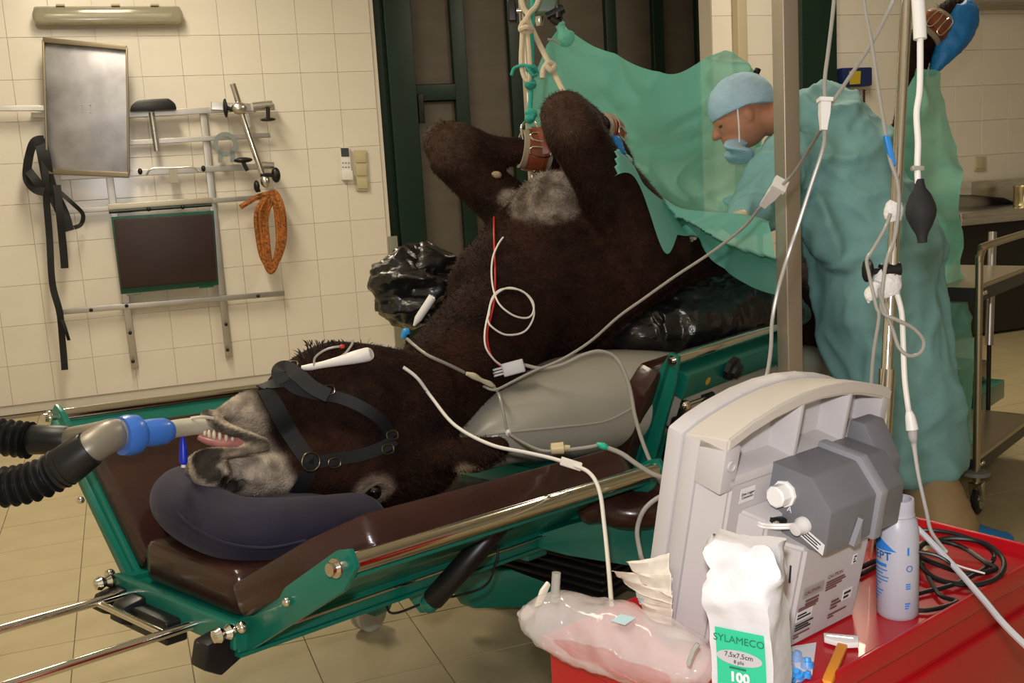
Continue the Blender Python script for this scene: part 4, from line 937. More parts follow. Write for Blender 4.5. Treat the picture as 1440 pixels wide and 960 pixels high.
# trolley on castors
tc0 = PZ(1372,724,0); tro = thing('steel_trolley', 'stainless steel two-shelf trolley on castors at the right edge', 'trolley', tc0)
def tt(a, b, z): return V((tc0.x,tc0.y,0))+TH*a+NN*b+V((0,0,z))
zt = .82; zl = .19; zh = PL(1388,345,NN,NN.dot(tc0)).z
DST = mat('dull_steel', (.50,.44,.33), .3, 1)
for b in (0,.55):
    MB().tube([tt(0,b,.10),tt(0,b,zh-.10),tt(.0,b,zh-.05),tt(.03,b,zh-.012),tt(.08,b,zh),tt(.75,b,zh),tt(.80,b,zh-.03),tt(.82,b,zh-.08),tt(.82,b,.10)], .0135, 14, 5).build('side_frame', DST, tro)
    for a in (0,.82):
        w = MB().lathe(tt(a+.02,b-.013,.055), NN, [(0,.008),(0,.03),(.003,.05),(.008,.057),(.018,.057),(.023,.05),(.026,.03),(.026,.008)], 28).build('castor', RUBBER, tro)
        MB().lathe(tt(a+.02,b-.016,.055), NN, [(0,.0),(0,.034),(.032,.034),(.032,.0)], 20).build('hub', CHROME, w)
        MB().prism([tt(a-.02,b-.024,.125),tt(a+.025,b-.024,.125),tt(a+.032,b-.024,.05),tt(a+.01,b-.024,.05)], NN*.048, ch=.004).build('fork', CHROME, w)
        MB().lathe(tt(a,b,.155), UPV, [(0,.0),(0,.05),(.012,.045),(.014,.0)], 24).build('bumper', mat('grey_bumper', (.20,.19,.17), .6), tro)
for z in (zt, zl):
    MB().box(tt(.41,.275,z), .80,.54,.012, TH, NN, UPV, ch=.002).build('shelf', DST, tro)
    for b in (.005,.545): MB().box(tt(.41,b,z-.01), .80,.008,.05, TH, NN, UPV).build('shelf_edge', mat('dark_edge', (.03,.03,.028), .4, .3), tro)
    MB().box(tt(.01,.275,z-.01), .008,.54,.05, TH, NN, UPV).build('shelf_edge', MATS['dark_edge'], tro)
    for b in (0,.55): MB().cyl(tt(.02,b,z+.02), tt(.80,b,z+.02), .009, 10).build('shelf_rail', DST, tro)
    for k in (.03,.055): MB().ell(tt(k,-.004,z-.005), .009,.009,.009).build('bolt', CHROME, tro)
wt_ = MB().lathe(P(1402,690,4.3)-NN*.02, NN, [(0,.03),(0,.06),(.01,.075),(.03,.075),(.04,.06),(.04,.03)], 26); tag(wt_.build('castor_wheel', mat('pale_castor', (.48,.47,.45), .5)), 'pale nylon castor wheel behind the trolley castor', 'wheel')
pp = thing('metal_post', 'thin bright metal post standing behind the trolley', 'post', PZ(1392,482,.0))
MB().cyl(P(1396,326,4.5), P(1391,485,4.5), .017, 14).build('tube', ALU, pp)
MB().cyl(P(1391,485,4.5), V((P(1391,485,4.5).x,P(1391,485,4.5).y,0)), .010, 12).build('stem', BLACK, pp)
# ================================================================== BREATHING CIRCUIT
bc = thing('breathing_circuit', 'black corrugated breathing hoses joined by a metal Y piece and blue connector', 'hose', P(150,620,2.1))
def corr(pts, r, nr, nm):
    q = cr([tuple(p) for p in pts], 40); n_ = len(q); P_ = []; R_ = []
    cnt = nr*8
    for i in range(cnt+1):
        k = i/cnt*(n_-1); a = int(k); f_ = k-a; b = min(a+1,n_-1)
        P_.append(V(q[a]).lerp(V(q[b]),f_)); R_.append(r*(.86+.16*math.cos(i/8*2*math.pi)))
    MB().tube(P_, R_, 24, smooth=False).build(nm, RUBBER, bc)
dA = 2.28; dB = 2.02
corr([P(-120,598,dA),P(-50,606,dA),P(0,614,dA),P(42,619,dA)], px(26,dA), 12, 'corrugated_hose')
MB().tube([P(40,619,dA),P(44,618,dA),P(97,618,dA),P(100,618,dA)], [px(18,dA),px(21,dA),px(20,dA),px(18,dA)], 24, smooth=False).build('hose_cuff', RUBBER, bc)
corr([P(-140,675,dB),P(-60,683,dB),P(0,685,dB),P(50,676,dB),P(92,655,dB)], px(29,dB), 15, 'corrugated_hose')
MB().tube([P(78,662,dB),P(95,653,dB),P(124,631,dB+.01),P(127,629,dB+.01)], [px(28,dB),px(29,dB),px(27,dB),px(25,dB)], 24, smooth=False).build('hose_cuff', RUBBER, bc)
YM = mat('grey_metal_piece', (.25,.225,.18), .38, .25, var=.08)
MB().tube([P(110,640,dB+.01),P(128,629,dB+.02),P(150,616,dB+.05),P(165,611,dB+.08),P(190,607,dB+.10)], [px(24,dB),px(24,dB),px(24,dB),px(23,dB),px(22,dB)], 24, 6).build('y_piece', YM, bc)
MB().tube([P(96,618,dA),P(130,612,dA-.06),P(160,608,dB+.1)], [px(17,dA),px(17,dA),px(19,dA)], 20, 6).build('y_branch', ALU, bc)
BLC = mat('blue_connector', (.05,.17,.60), .3, coat=.2)
aa, ab = P(170,613,dB+.08), P(240,605,dB+.17); axd = (ab-aa).normalized(); La = (ab-aa).length; k_ = dB+.1
MB().lathe(aa, axd, [(La*h,px(r,k_)) for h,r in ((0,20),(.0,27),(.12,29),(.3,28),(.38,23),(.42,19),(.6,20),(.85,19.5),(.93,17),(1.0,14))], 32).build('connector', BLC, bc)
ETT = mat('silicone_tube', (.70,.66,.54), .3, var=.05, trans=.15)
tag(MB().tube([P(232,606,dB+.16),P(250,602,2.24),P(275,599,2.30),P(300,598,2.36),P(325,604,2.44)], px(12.5,2.28), 20, 6).build('breathing_tube', ETT), 'thick white silicone breathing tube in the donkey mouth', 'tube')
MB().tube([P(268,588,2.27),P(285,586,2.28),P(300,588,2.3)], .0035, 8).build('pilot_line', ETT, bc)
pb = thing('pilot_balloon', 'small blue pilot balloon hanging below the breathing tube', 'balloon', P(258,655,2.26))
MB().tube([P(257,612,2.26),P(257,618,2.26),P(257.5,630,2.26),P(258,648,2.26),P(258,653,2.26)], [.002,.005,.008,.009,.006], 14, 5).build('body', mat('royal_blue', (.01,.03,.55), .35), pb)
MB().cyl(P(258,653,2.26), P(258,657,2.26), .005, 10).build('valve', WHITE, pb)
tag(MB().prism([P(140,589,2.75),P(172,583,2.80),P(173,595,2.80),P(140,602,2.75)], FWD*.03, ch=.003).build('paper_block', mat('cream_card', (.66,.58,.42), .7)), 'small cream block on the far table rail behind the hoses', 'block')
# ================================================================== LINES ON AND NEAR THE DONKEY
def line(name, label, cat, pts, r, m, n=7): return tag(MB().tube(pts, r, 8, n).build(name, m), label, cat)
def s3(pts, off=.006): return [SURF(x,y,off)[0] for x,y in pts]
sy = thing('syringe', 'white capped syringe taped to the side of the donkey head', 'syringe', SURF(470,505,.02)[0])
MB().tube([P(424,517,2.43),P(436,516,2.43),P(452,513,2.42),P(475,508,2.41),P(500,502,2.41),P(518,498,2.42),P(522,497,2.42)], [.005,.008,.008,.011,.0155,.0165,.012], 16, 5).build('barrel', WHITE, sy)
MB().tube([P(442,515,2.42),P(443,503,2.42),P(455,493,2.42),P(470,488,2.42),P(481,487,2.42)], .0028, 8).build('line', PVC, sy)
MB().tube([P(470,508,2.42),P(485,497,2.42),P(495,484,2.43),P(496,478,2.44)], .0028, 8).build('line', PVC, sy)
MB().ell(P(481,487,2.42), .007,.007,.005).build('port', mat('red_plastic', (.45,.05,.03), .4), sy)
s4 = thing('syringe', 'slim white syringe stuck along the donkey neck below the black bag', 'syringe', SURF(598,440,.01)[0])
dd_ = (SURF(606,440)[0]-CAM).dot(FWD)-.03
MB().tube([P(582,458,dd_),P(585,453,dd_),P(588,448,dd_),P(606,421,dd_),P(608,418,dd_)], [.003,.007,.011,.012,.012], 14, smooth=False).build('barrel', WHITE, s4)
MB().cyl(P(603,415,dd_), P(611,420,dd_), .004, 8).build('flange', WHITE, s4)
cat_ = thing('catheter', 'blue catheter hub with clear extension line on the donkey neck', 'catheter', SURF(570,475,.01)[0])
dc_ = (SURF(582,480)[0]-CAM).dot(FWD)-.01
MB().tube([P(566,475,dc_),P(571,466,dc_),P(574,470,dc_)], [.006,.010,.006], 10).build('hub', mat('sky_blue_plastic', (.03,.30,.65), .35), cat_)
MB().tube([P(572,476,dc_)]+s3([(585,490),(600,503),(625,514),(650,524)],.008), .0045, 8).build('line', PVC, cat_)
cc = s3([(652,526),(662,529),(672,534),(683,538),(690,542)], .012)
MB().tube(cc, [.005,.009,.006,.008,.005], 10, 4).build('coupling', mat('cream_luer', (.66,.60,.42), .4), cat_)
MB().tube([cc[-1]]+[P(702,556,2.72),P(708,580,2.70),P(712,600,2.70),P(715,608,2.70)], .004, 8).build('tail', PVC, cat_)
MB().ell(P(715,609,2.70), .008,.008,.011).build('cap', CABLEW, cat_)
line('red_wire','thin red electrode wire running down the donkey chest','wire', s3([(697,308),(696,340),(697,390),(694,425),(688,450),(683,470),(685,492),(692,506),(702,515)],.008), .0030, mat('red_wire', (.50,.02,.015), .4))
line('white_wire','white electrode wire looped on the donkey chest','wire', s3([(709,338),(702,348),(695,365),(692,390),(694,415),(702,433),(720,446),(738,448),(746,440),(746,426),(735,414),(715,408),(698,416),(689,430),(686,445),(684,452),(688,461),(705,471),(725,470),(738,462),(747,444),(744,425),(730,411),(706,410),(692,421),(685,445),(679,470),(680,490),(690,505),(702,514)],.012), .0027, CABLEW, 5)
cx = thing('cable_connector', 'light grey cable connector block on the donkey shoulder', 'connector', SURF(722,517,.01)[0])
cp_ = P(722,517,2.79); u_ = (P(745,511,2.79)-P(700,523,2.79)).normalized(); GP = mat('pale_grey_plastic', (.52,.51,.52), .4)
MB().box(cp_, .060,.030,.036, u_, FWD, u_.cross(FWD), ch=.004).build('body', GP, cx)
for k in (-.008,.0,.008): MB().box(cp_-u_*.042+u_.cross(FWD)*k, .030,.012,.006, u_, FWD, u_.cross(FWD), ch=.002).build('plug', GP, cx)
MB().tube([cp_+u_*.03, P(762,518,2.76), P(790,513,2.74), P(820,499,2.74), P(845,494,2.74), P(868,505,2.74), P(884,540,2.70), P(893,585,2.66), P(905,625,2.6), P(922,665,2.55), P(938,690,2.5), P(952,693,2.4), P(990,690,2.2)], .0052, 8).build('cable', PVC, cx)
line('grey_tube','grey tube curling in front of the brown leg cushion beside the monitor','tube', [P(985,694,2.3),P(950,692,2.38),P(925,700,2.4),P(905,718,2.4),P(896,745,2.4),P(900,775,2.35),P(905,790,2.3),P(925,820,2.1)], .0055, GREYC)
pr = thing('probe_cable', 'white probe cable from the donkey throat over the table rail down to the cart', 'cable', P(800,650,2.3))
MB().tube([SURF(566,517,.004)[0],SURF(585,533,.008)[0],SURF(605,560,.010)[0],P(640,598,2.50),P(690,625,2.42),P(740,636,2.36),P(775,644,2.32),P(800,652,2.27),P(828,664,2.22),P(843,690,2.18),P(850,740,2.12),P(856,800,2.0),P(860,850,1.85)], .0045, 10).build('cable', CABLEW, pr)
pc = P(803,652,2.262); u_ = (P(825,660,2.25)-P(780,646,2.28)).normalized(); MB().box(pc, .05,.014,.02, u_, FWD, u_.cross(FWD), ch=.003).build('joint', CABLEW, pr)
sl = thing('sampling_line', 'clear sampling line with cream filter lying over the near brown pad', 'tube', P(790,632,2.4))
MB().tube([P(716,610,2.68),P(735,622,2.55),P(760,633,2.42),P(780,634,2.38),P(800,632,2.36),P(830,628,2.34),P(846,624,2.34)], .004, 8).build('line', PVC, sl)
MB().lathe(P(774,631,2.36), (P(800,629,2.36)-P(774,631,2.36)).normalized(), [(0,.006),(.002,.013),(.03,.014),(.032,.007),(.045,.005)], 12).build('filter', mat('cream_filter', (.60,.50,.28), .4), sl)
MB().tube([P(840,624,2.34),P(848,627,2.33),P(856,630,2.33)], [.004,.008,.004], 10, 4).build('green_port', mat('mint_plastic', (.02,.45,.28), .4), sl)
MB().tube([P(856,630,2.33),P(875,638,2.3),P(895,652,2.28),P(920,667,2.26),P(945,672,2.24),P(985,666,2.1)], .0055, 8).build('line', PVC, sl)
# ================================================================== DRIP STAND AND LINES
PD = 1.75
iv = thing('drip_stand', 'chrome drip stand pole with taped lines beside the monitor', 'stand', PZ(1236,640,.35))
pa, pbm, pz_ = P(1290,-280,PD), P(1247,524,PD), P(1236,720,PD+.02)
MB().cyl(pa, pbm, .0095, 18).build('upper_tube', CHROME, iv)
dirp = (pz_-pbm).normalized(); foot = pbm+dirp*((pbm.z-.05)/-dirp.z)
MB().cyl(P(1247.5,518,PD), foot, .0135, 18).build('lower_tube', CHROME, iv)
MB().lathe(V((foot.x,foot.y,0)), UPV, [(0,.0),(0,.15),(.02,.15),(.04,.06),(.055,.02),(.057,.0)], 28).build('base', BLACK, iv)
cl = P(1252,380,PD); MB().cyl(P(1238,381,PD-.0), P(1265,378,PD), .012, 14).build('clamp', BLACK, iv)
MB().cyl(P(1226,382,PD), P(1240,381,PD), .006, 10).build('clamp_stem', BLACK, iv)
MB().lathe(P(1224,380,PD)-RIGHT*.012, RIGHT, [(0,.004),(.003,.018),(.007,.021),(.012,.018),(.016,.005)], 9).build('clamp_knob', BLACK, iv)
TAPE = mat('white_tape', (.74,.72,.68), .8, bump=.6, bscale=90)
def tape(x, y, w, h): return crumple(MB().limb([(P(x,y-h,PD),.010+.0,w),(P(x,y,PD),.014,w*1.08),(P(x-1,y+h,PD),.011,w)], n=6, seg=24, up=RIGHT.cross(UPV)), .0028, 70)
tape(1257,297,.0145,8).build('tape', TAPE, iv)
tape(1248,398,.022,13).build('tape', TAPE, iv)
crumple(MB().limb([(P(1232,402,PD-.01),.008,.008),(P(1225,415,PD-.01),.010,.012),(P(1222,424,PD-.01),.003,.003)], n=5, seg=14), .004, 60).build('tape', TAPE, iv)
il = thing('infusion_line', 'clear infusion line crossing in front of the steel column with a white roller clamp', 'tube', P(1160,160,1.85))
MB().tube([P(1300,-260,1.75),P(1285,-120,1.75),P(1265,-30,1.75),P(1252,10,1.76),P(1225,62,1.8),P(1190,115,1.85),P(1166,152,1.88),P(1160,170,1.9),P(1152,186,1.95),P(1135,215,2.1),P(1115,245,2.2),P(1098,262,2.25),P(1085,278,2.3),P(1068,293,2.35),P(1045,320,2.42),P(1000,355,2.5),P(950,388,2.56),P(905,420,2.6),P(870,445,2.64),P(830,480,2.68),P(790,505,2.70),P(750,522,2.71),P(720,537,2.72),P(696,548,2.73),P(680,543,2.75)], .0036, 8).build('line', PVC, il)
def roller(a, b, r, par): 
    a, b = V(a), V(b); d = (b-a); L_ = d.length
    MB().lathe(a, d.normalized(), [(0,.0),(0,r*1.3),(L_*.12,r*1.3),(L_*.14,r),(L_*.5,r*.95),(L_*.8,r*.7),(L_,r*.6),(L_,0)], 4, X=(RIGHT*.7+FWD*.7)).build('roller_clamp', WHITE, par)
roller(P(1098,258,2.24), P(1073,288,2.32), .017, il)
il2 = thing('infusion_line', 'clear infusion line falling from the top past the surgeon to the cart', 'tube', P(1160,200,1.85))
MB().tube([P(1190,-260,1.85),P(1182,-130,1.85),P(1176,-40,1.85),P(1172,10,1.85),P(1165,70,1.85),P(1160,110,1.85),P(1160,140,1.85),P(1160,185,1.85),P(1157,210,1.85),P(1140,262,1.86),P(1122,318,1.87),P(1108,360,1.88),P(1094,408,1.88),P(1086,450,1.88),P(1084,490,1.87),P(1078,530,1.85),P(1068,565,1.8)], .0037, 8).build('line', PVC, il2)
roller(P(1160,138,1.84), P(1158,183,1.84), .0125, il2)
il3 = thing('infusion_line', 'clear line with a blue slide clamp looped along the drip stand', 'tube', P(1255,300,1.72))
MB().tube([P(1200,-260,1.74),P(1205,-130,1.74),P(1212,-30,1.74),P(1217,15,1.74),P(1226,62,1.74),P(1236,130,1.73),P(1245,185,1.72),P(1252,225,1.71),P(1262,255,1.71),P(1264,290,1.715),P(1258,335,1.715),P(1246,370,1.715),P(1240,420,1.72),P(1242,440,1.71),P(1262,450,1.70),P(1285,462,1.70),P(1299,480,1.70),P(1294,496,1.70),P(1278,500,1.70),P(1264,488,1.705),P(1256,465,1.71),P(1246,440,1.71),P(1238,415,1.72),P(1237,405,1.72)], .0032, 8).build('line', PVC, il3)
MB().tube([P(1252,300,1.73),P(1245,320,1.73),P(1228,350,1.72),P(1219,365,1.72),P(1222,385,1.72),P(1232,430,1.71),P(1236,446,1.71),P(1228,500,1.73),P(1224,560,1.75)], .0030, 8).build('line', PVC, il3)
MB().box(P(1251,212,1.71), .010,.010,.050, (RIGHT+DOWN*.2).normalized(), FWD, (UPV-RIGHT*.22).normalized(), ch=.002).build('slide_clamp', mat('blue_clamp', (.02,.22,.62), .35), il3)
ib = thing('pressure_bulb', 'black rubber squeeze bulb on a white tube beside the drip stand', 'bulb', P(1297,340,1.7))
MB().tube([P(1276,-260,1.7),P(1291,0,1.7),P(1293,30,1.7),P(1294,55,1.7)], [.013,.0105,.0105,.0105], 16, smooth=False).build('sleeve', WHITE, ib)
MB().tube([P(1294,52,1.7),P(1294,100,1.7),P(1293,130,1.7),P(1289,160,1.7),P(1291,200,1.7),P(1290,232,1.7),P(1291,258,1.7)], .0052, 10).build('tube', WHITE, ib)
MB().box(P(1290,237,1.7), .020,.012,.008, RIGHT, FWD, UPV, ch=.002).build('valve', PVC, ib)
ba, bb_ = P(1293,252,1.7), P(1297,341,1.7); bl = (bb_-ba).length; bd_ = (bb_-ba).normalized()
MB().lathe(ba, bd_, [(bl*h,px(r,1.7)) for h,r in ((0,6),(.06,6.5),(.14,8),(.25,14.5),(.4,19.5),(.5,21),(.6,19.5),(.75,14),(.86,8.5),(.92,7),(1,6.5))], 28).build('bulb', mat('matte_rubber', (.014,.014,.015), .75), ib)
wc = thing('sensor_cable', 'white cable with grey plug hanging below the taped drip stand', 'cable', P(1280,600,1.7))
MB().tube([P(1262,415,1.73),P(1268,440,1.72),P(1270,480,1.71),P(1272,530,1.70),P(1276,565,1.69),P(1279,585,1.69)], .0045, 8).build('cable', CABLEW, wc)
MB().tube([P(1278,578,1.69),P(1280,586,1.69),P(1283,604,1.69)], [.005,.008,.010], 12, 4).build('plug', WHITE, wc)
MB().tube([P(1283,602,1.69),P(1284,615,1.69),P(1286,630,1.69),P(1292,670,1.66),P(1303,720,1.62),P(1310,748,1.58),P(1330,775,1.52)], [.008,.007,.004,.003,.003,.003,.003], 10).build('grey_lead', GREYC, wc)
# ================================================================== RED CART
ZC = .66; WD = V((.955,.296,0)).normalized(); BD = V((.296,-.955,0)).normalized()
def wn(w, n, z): return WD*w-BD*n+V((0,0,z))
RED = mat('red_enamel', (.42,.006,.012), .28, var=.05, coat=.3)
cart = thing('red_cart', 'glossy red metal cart carrying the monitor and supplies', 'cart', wn(1.28,.95,0))
MB().box(wn(1.285,.955,ZC-.012), .77,.38,.024, WD, BD, UPV, ch=.004).build('top', RED, cart)
MB().box(wn(1.285,.955,.38), .755,.365,.53, WD, BD, UPV, ch=.006).build('body', RED, cart)
MB().box(wn(1.285,.767,ZC-.005), .775,.008,.03, WD, BD, UPV, ch=.003).build('rim', RED, cart)
MB().box(wn(1.670,.955,ZC+.004), .008,.38,.03, WD, BD, UPV, ch=.003).build('rim', RED, cart)
for a in (.95,1.62):
    for b in (.80,1.11):
        MB().lathe(wn(a,b,.05)-BD*.015, BD, [(0,.01),(0,.045),(.03,.045),(.03,.01)], 20).build('castor', RUBBER, cart)
        MB().box(wn(a,b,.10), .04,.05,.03, WD, BD, UPV).build('castor_fork', STEEL, cart)
for z in (.52,.36,.2): MB().box(wn(1.285,.768,z), .70,.012,.14, WD, BD, UPV, ch=.004).build('drawer', RED, cart)
# ------------------------------------------------------------------ patient monitor (seen from behind)
LG = mat('light_grey_case', (.50,.47,.46), .42); DG = mat('dark_grey_case', (.155,.155,.165), .45); CRM = mat('off_white_case', (.56,.51,.45), .45)
th_ = math.radians(12.4); MZ = UPV*math.cos(th_)+BD*math.sin(th_); MBv = BD*math.cos(th_)-UPV*math.sin(th_)
mo = wn(1.010,1.040,.698)
def mp(a, b, c): return mo+WD*a+MBv*b+MZ*c
mon = thing('patient_monitor', 'grey patient monitor seen from behind with carrying handle and dark module', 'monitor', wn(1.2,.95,ZC))
def top(a): return .296+.042*math.sin(math.pi*min(1,max(0,a/.385)))**.8
bez = [mp(0,0,-.02)]+[mp(a,0,top(a)) for a in [0,.03,.07,.12,.17,.22,.27,.32,.36,.385]]+[mp(.385,0,-.02)]
MB().prism(bez, MBv*.028, ch=.006).build('front_frame', LG, mon)
bez2 = [mp(.003,.028,-.02)]+[mp(a,.028,top(a)-.003) for a in [.003,.03,.07,.12,.17,.22,.27,.32,.36,.382]]+[mp(.382,.028,-.02)]
MB().prism(bez2, MBv*.030, ch=.006).build('rear_frame', LG, mon)
MB().prism([mp(.02,0,.03),mp(.02,0,.27),mp(.36,0,.27),mp(.36,0,.03)], -MBv*.002).build('screen', mat('screen_glass', (.01,.01,.012), .1), mon)
# handle: arched top shell over three recesses
hs_ = [mp(a,.058,top(a)-.004) for a in [.006,.05,.10,.15,.20,.25,.30,.35,.379]]
shell = hs_+[mp(a,.058,top(a)-.022) for a in [.379,.35,.30,.25,.20,.15,.10,.05,.006]]
ar = [.004,.05,.10,.15,.20,.25,.30,.35,.381]
def hring(b, up, th): return [mp(a,b,top(a)+up) for a in ar]+[mp(a,b,top(a)+up-th) for a in ar[::-1]]
MB().rings([hring(.030,-.002,.02),hring(.07,.010,.02),hring(.105,.018,.02)]).build('handle', CRM, mon, bevel=.003)
for a, w in ((.004,.03),(.155,.008),(.27,.008),(.362,.019)):
    MB().prism([mp(a,.056,.235),mp(a+w,.056,.235),mp(a+w,.056,top(a)+.002),mp(a,.056,top(a)+.002)], MBv*.047, ch=.002).build('handle_rib', LG, mon)
MB().prism([mp(.02,.056,.238),mp(.379,.056,.238),mp(.379,.056,.256),mp(.02,.056,.256)], MBv*.047, ch=.003).build('handle_ledge', LG, mon)
# tapered middle and lower housing
def frustum(r0, r1): 
    m = MB(); a0,a1,c0,c1,b0 = r0; d0,d1,e0,e1,b1 = r1
    m.rings([[mp(a0,b0,c0),mp(a1,b0,c0),mp(a1,b0,c1),mp(a0,b0,c1)],[mp(d0,b1,e0),mp(d1,b1,e0),mp(d1,b1,e1),mp(d0,b1,e1)]]); return m
frustum((.004,.381,-.018,.256,.056),(.026,.362,-.01,.246,.103)).build('middle_shell', LG, mon, bevel=.004)
frustum((.05,.345,.10,.200,.10),(.075,.32,.10,.190,.135)).build('side_step', LG, mon, bevel=.004)
frustum((.06,.33,-.012,.165,.10),(.105,.265,-.0,.162,.182)).build('lower_housing', LG, mon, bevel=.005)
# dark module on top of the housing
md = MB().prism([mp(.112,.10,.150),mp(.112,.10,.258),mp(.112,.165,.262),mp(.112,.205,.228),mp(.112,.208,.164)], WD*.175, ch=.004).build('module', DG, mon)
MB().prism([mp(.215,.10,.148),mp(.215,.10,.266),mp(.215,.17,.270),mp(.215,.213,.232),mp(.215,.215,.160)], WD*.018, ch=.003).build('module_ridge', mat('mid_grey_case', (.25,.25,.27), .4), md)
MB().prism([mp(.287,.10,.16),mp(.287,.10,.285),mp(.287,.125,.287),mp(.287,.165,.238),mp(.287,.17,.17)], WD*.05, ch=.004).build('module_cover', DG, md)
MB().prism([mp(.165,.208,.166),mp(.180,.208,.166),mp(.175,.208,.205)], MBv*.008).build('module_rib', MATS['mid_grey_case'], md)
# left-hand face of the module: knob, nozzle, cable, print
kx = mp(.112,.130,.222)
MB().lathe(kx, -WD, [(0,.019),(.004,.019),(.004,.0155),(.022,.0155),(.024,.013),(.024,.0)], 9).build('white_knob', WHITE, md)
nz_ = mp(.112,.168,.192); MB().lathe(nz_, -WD-UPV*.1, [(0,.012),(.008,.012),(.012,.009),(.02,.009),(.021,.0)], 18).build('port', mat('frosted_plastic', (.66,.64,.60), .35), md)
for k in (0,.004): MB().tube([nz_-WD*.012+UPV*(.004-k), mp(.094,.155,.190-k), mp(.082,.14,.186-k), mp(.070,.128,.186-k), mp(.075,.115,.188-k)], .0026, 8).build('gas_line', MATS['frosted_plastic'], md)
MB().prism([mp(.085,.125,.178),mp(.112,.13,.172),mp(.112,.13,.188),mp(.085,.125,.192)], MBv*.012, ch=.003).build('line_holder', BLACK, md)
MB().ell(mp(.09,.139,.184), .006,.006,.006).build('holder_screw', CHROME, md)
INK = mat('black_ink', (.02,.02,.02), .7); LBL = mat('label_paper', (.70,.69,.68), .6); RINK = mat('rust_ink', (.16,.06,.05), .7); PAPG = mat('grey_label', (.33,.30,.29), .6)
def sticker(nm, o, X, Y, w, h, m, par): return MB().box(o, w, h, .0008, X, Y, X.cross(Y)).build(nm, m, par)
def side_frame(): return MBv, MZ
MZn = MZ
# stickers on module side (facing left: X runs along depth)
sx = MBv; q_ = mp(.0842,.168,.142)
s1 = sticker('label', mp(.111,.180,.178), (sx*.9-MZ*.25).normalized(), MZ, .052,.016, LBL, md)
for i_ in (-1,0,1): MB().box(mp(.1105,.180,.178)+((sx*.25+MZ*.9)*(i_*.0042)), .038 if i_ else .030, .0016, .0008, (sx*.9-MZ*.25).normalized(), MZ, -WD).build('print', INK, md)
text('lettering', 'A', mp(.1115,.142,.203), sx, MZ, .012, WHITE, md)
# data logger label on the sloping shell
sa = sticker('label', mp(.062,.1045,.222), WD, MZ, .03,.022, LBL, mon); text('lettering', 'Data Logger\nConnector', mp(.062,.105,.222), WD, MZ, .0055, INK, mon)
# lower housing: left slope marks and rear face print
for k in (0,.012): 
    a = mp(.098,.158+k,.120); MB().box(a-WD*.0005, .0012,.0025,.026, WD, MBv, (MZ-MBv*.12).normalized()).build('vent_slot', INK, mon)
HN = MBv
def hp_(a, c): return mp(a,.1832,c)
def block(a, c, txt, size, m, bg=None, w=0, h=0, al='LEFT'):
    if bg: sticker('label', hp_(a+w/2,c), WD, MZ, w, h, bg, mon)
    text('lettering', txt, hp_(a+(.002 if bg else 0),c)+MBv*.0006, WD, MZ, size, m, mon, al)
block(.118,.088,'CAUTION', .0080, RINK, PAPG, .047,.016)
def rows(a, c, ws, h, m, bg=None, w=0, hb=0, gap=1.9):
    if bg: sticker('label', hp_(a+w/2-.001,c-(len(ws)-1)*h*gap/2), WD, MZ, w, hb, bg, mon)
    k = MB()
    for i, wi in enumerate(ws): k.box(hp_(a+.001+wi/2, c-i*h*gap)+MBv*.0006, wi, h, .0006, WD, MZ, MBv)
    k.build('print', m, mon)
rows(.126,.074,(.030,.030), .0028, RINK)
rows(.112,.065,(.044,.040), .0018, RINK)
rows(.113,.054,(.020,.030), .0026, INK, LBL, .036,.017)
rows(.112,.038,(.040,.030,.036), .0022, INK)
rows(.112,.022,(.036,.012), .0024, RINK)
block(.170,.098,'CAUTION', .0080, RINK)
rows(.170,.089,(.042,.046,.038,.026), .0022, RINK)
rows(.229,.113,(.006,.003,.006), .0022, INK, LBL, .010,.016)
rows(.192,.050,(.018,.024,.016), .0030, RINK)
rows(.222,.054,(.016,.012), .0036, INK, LBL, .022,.018)
rows(.190,.028,(.044,.014), .0024, RINK)
sticker('label', hp_(.0,.0)*0+mp(.316,.172,.165), WD, MZ, .02,.016, LBL, mon)
for a,c in ((.018,.275),(.034,.13),(.034,.03)): MB().lathe(mp(a,.1035,c), MBv, [(0,.0),(0,.008),(.003,.008),(.003,.006),(.001,.006),(.001,.0)], 16).build('screw_recess', LG, mon)
# ------------------------------------------------------------------ gauze packet
gz = thing('gauze_packet', 'white paper packet of gauze compresses with green printed label', 'packet', wn(.98,.87,ZC))
PAPER = mat('white_paper', (.62,.60,.60), .7, bump=.25, bscale=25)
gf = PZ(1010,1035,ZC); gr = PZ(1075,1052,ZC); gX = (gr-gf).normalized(); gX.z = 0; gX.normalize(); gY = V((-gX.y,gX.x,0))
gw = .072; gdp = .062; gh = PL(1050,764,gY,gY.dot((gf+gr)/2)).z-ZC-.012
g0 = (gf+gr)/2-gX*(gw/2)
def gpnt(x, y, z): return g0+gX*x+gY*y+UPV*z
R = []; nst = 44
for i in range(nst+1):
    f = i/nst; z = ZC*0+gh*f; sq = 1.0 if f < .72 else 1-.50*S(.72,1.0,f); shx = .004*math.sin(f*5); wx = gw*(1+.05*math.sin(f*3)) * (1 if f < .8 else 1-.08*S(.8,1,f))
    ring = []
    for a, b in [(k/8,0) for k in range(8)]+[(1,k/6) for k in range(6)]+[(1-k/8,1) for k in range(8)]+[(0,1-k/6) for k in range(6)]:
        p = gpnt(shx+(a-.5)*wx+gw/2, (b-.5)*gdp*sq+gdp/2+(.012*S(.72,1,f)), z)
        am = .002+.018*S(.45,1,f)
        d = noise.noise(p*26)*am+abs(noise.noise(p*48))*am*.8
        p += (p-gpnt(gw/2,gdp/2,z)).normalized()*d*(1 if f > .55 or b > 0 or a in (0,1) else .15)
        if f > .97: p.z += .006*noise.noise(V((a*4,b*4,2)))
        ring.append(p)
    R.append(ring)
MB().rings(R).build('paper_bag', PAPER, gz, ang=60)
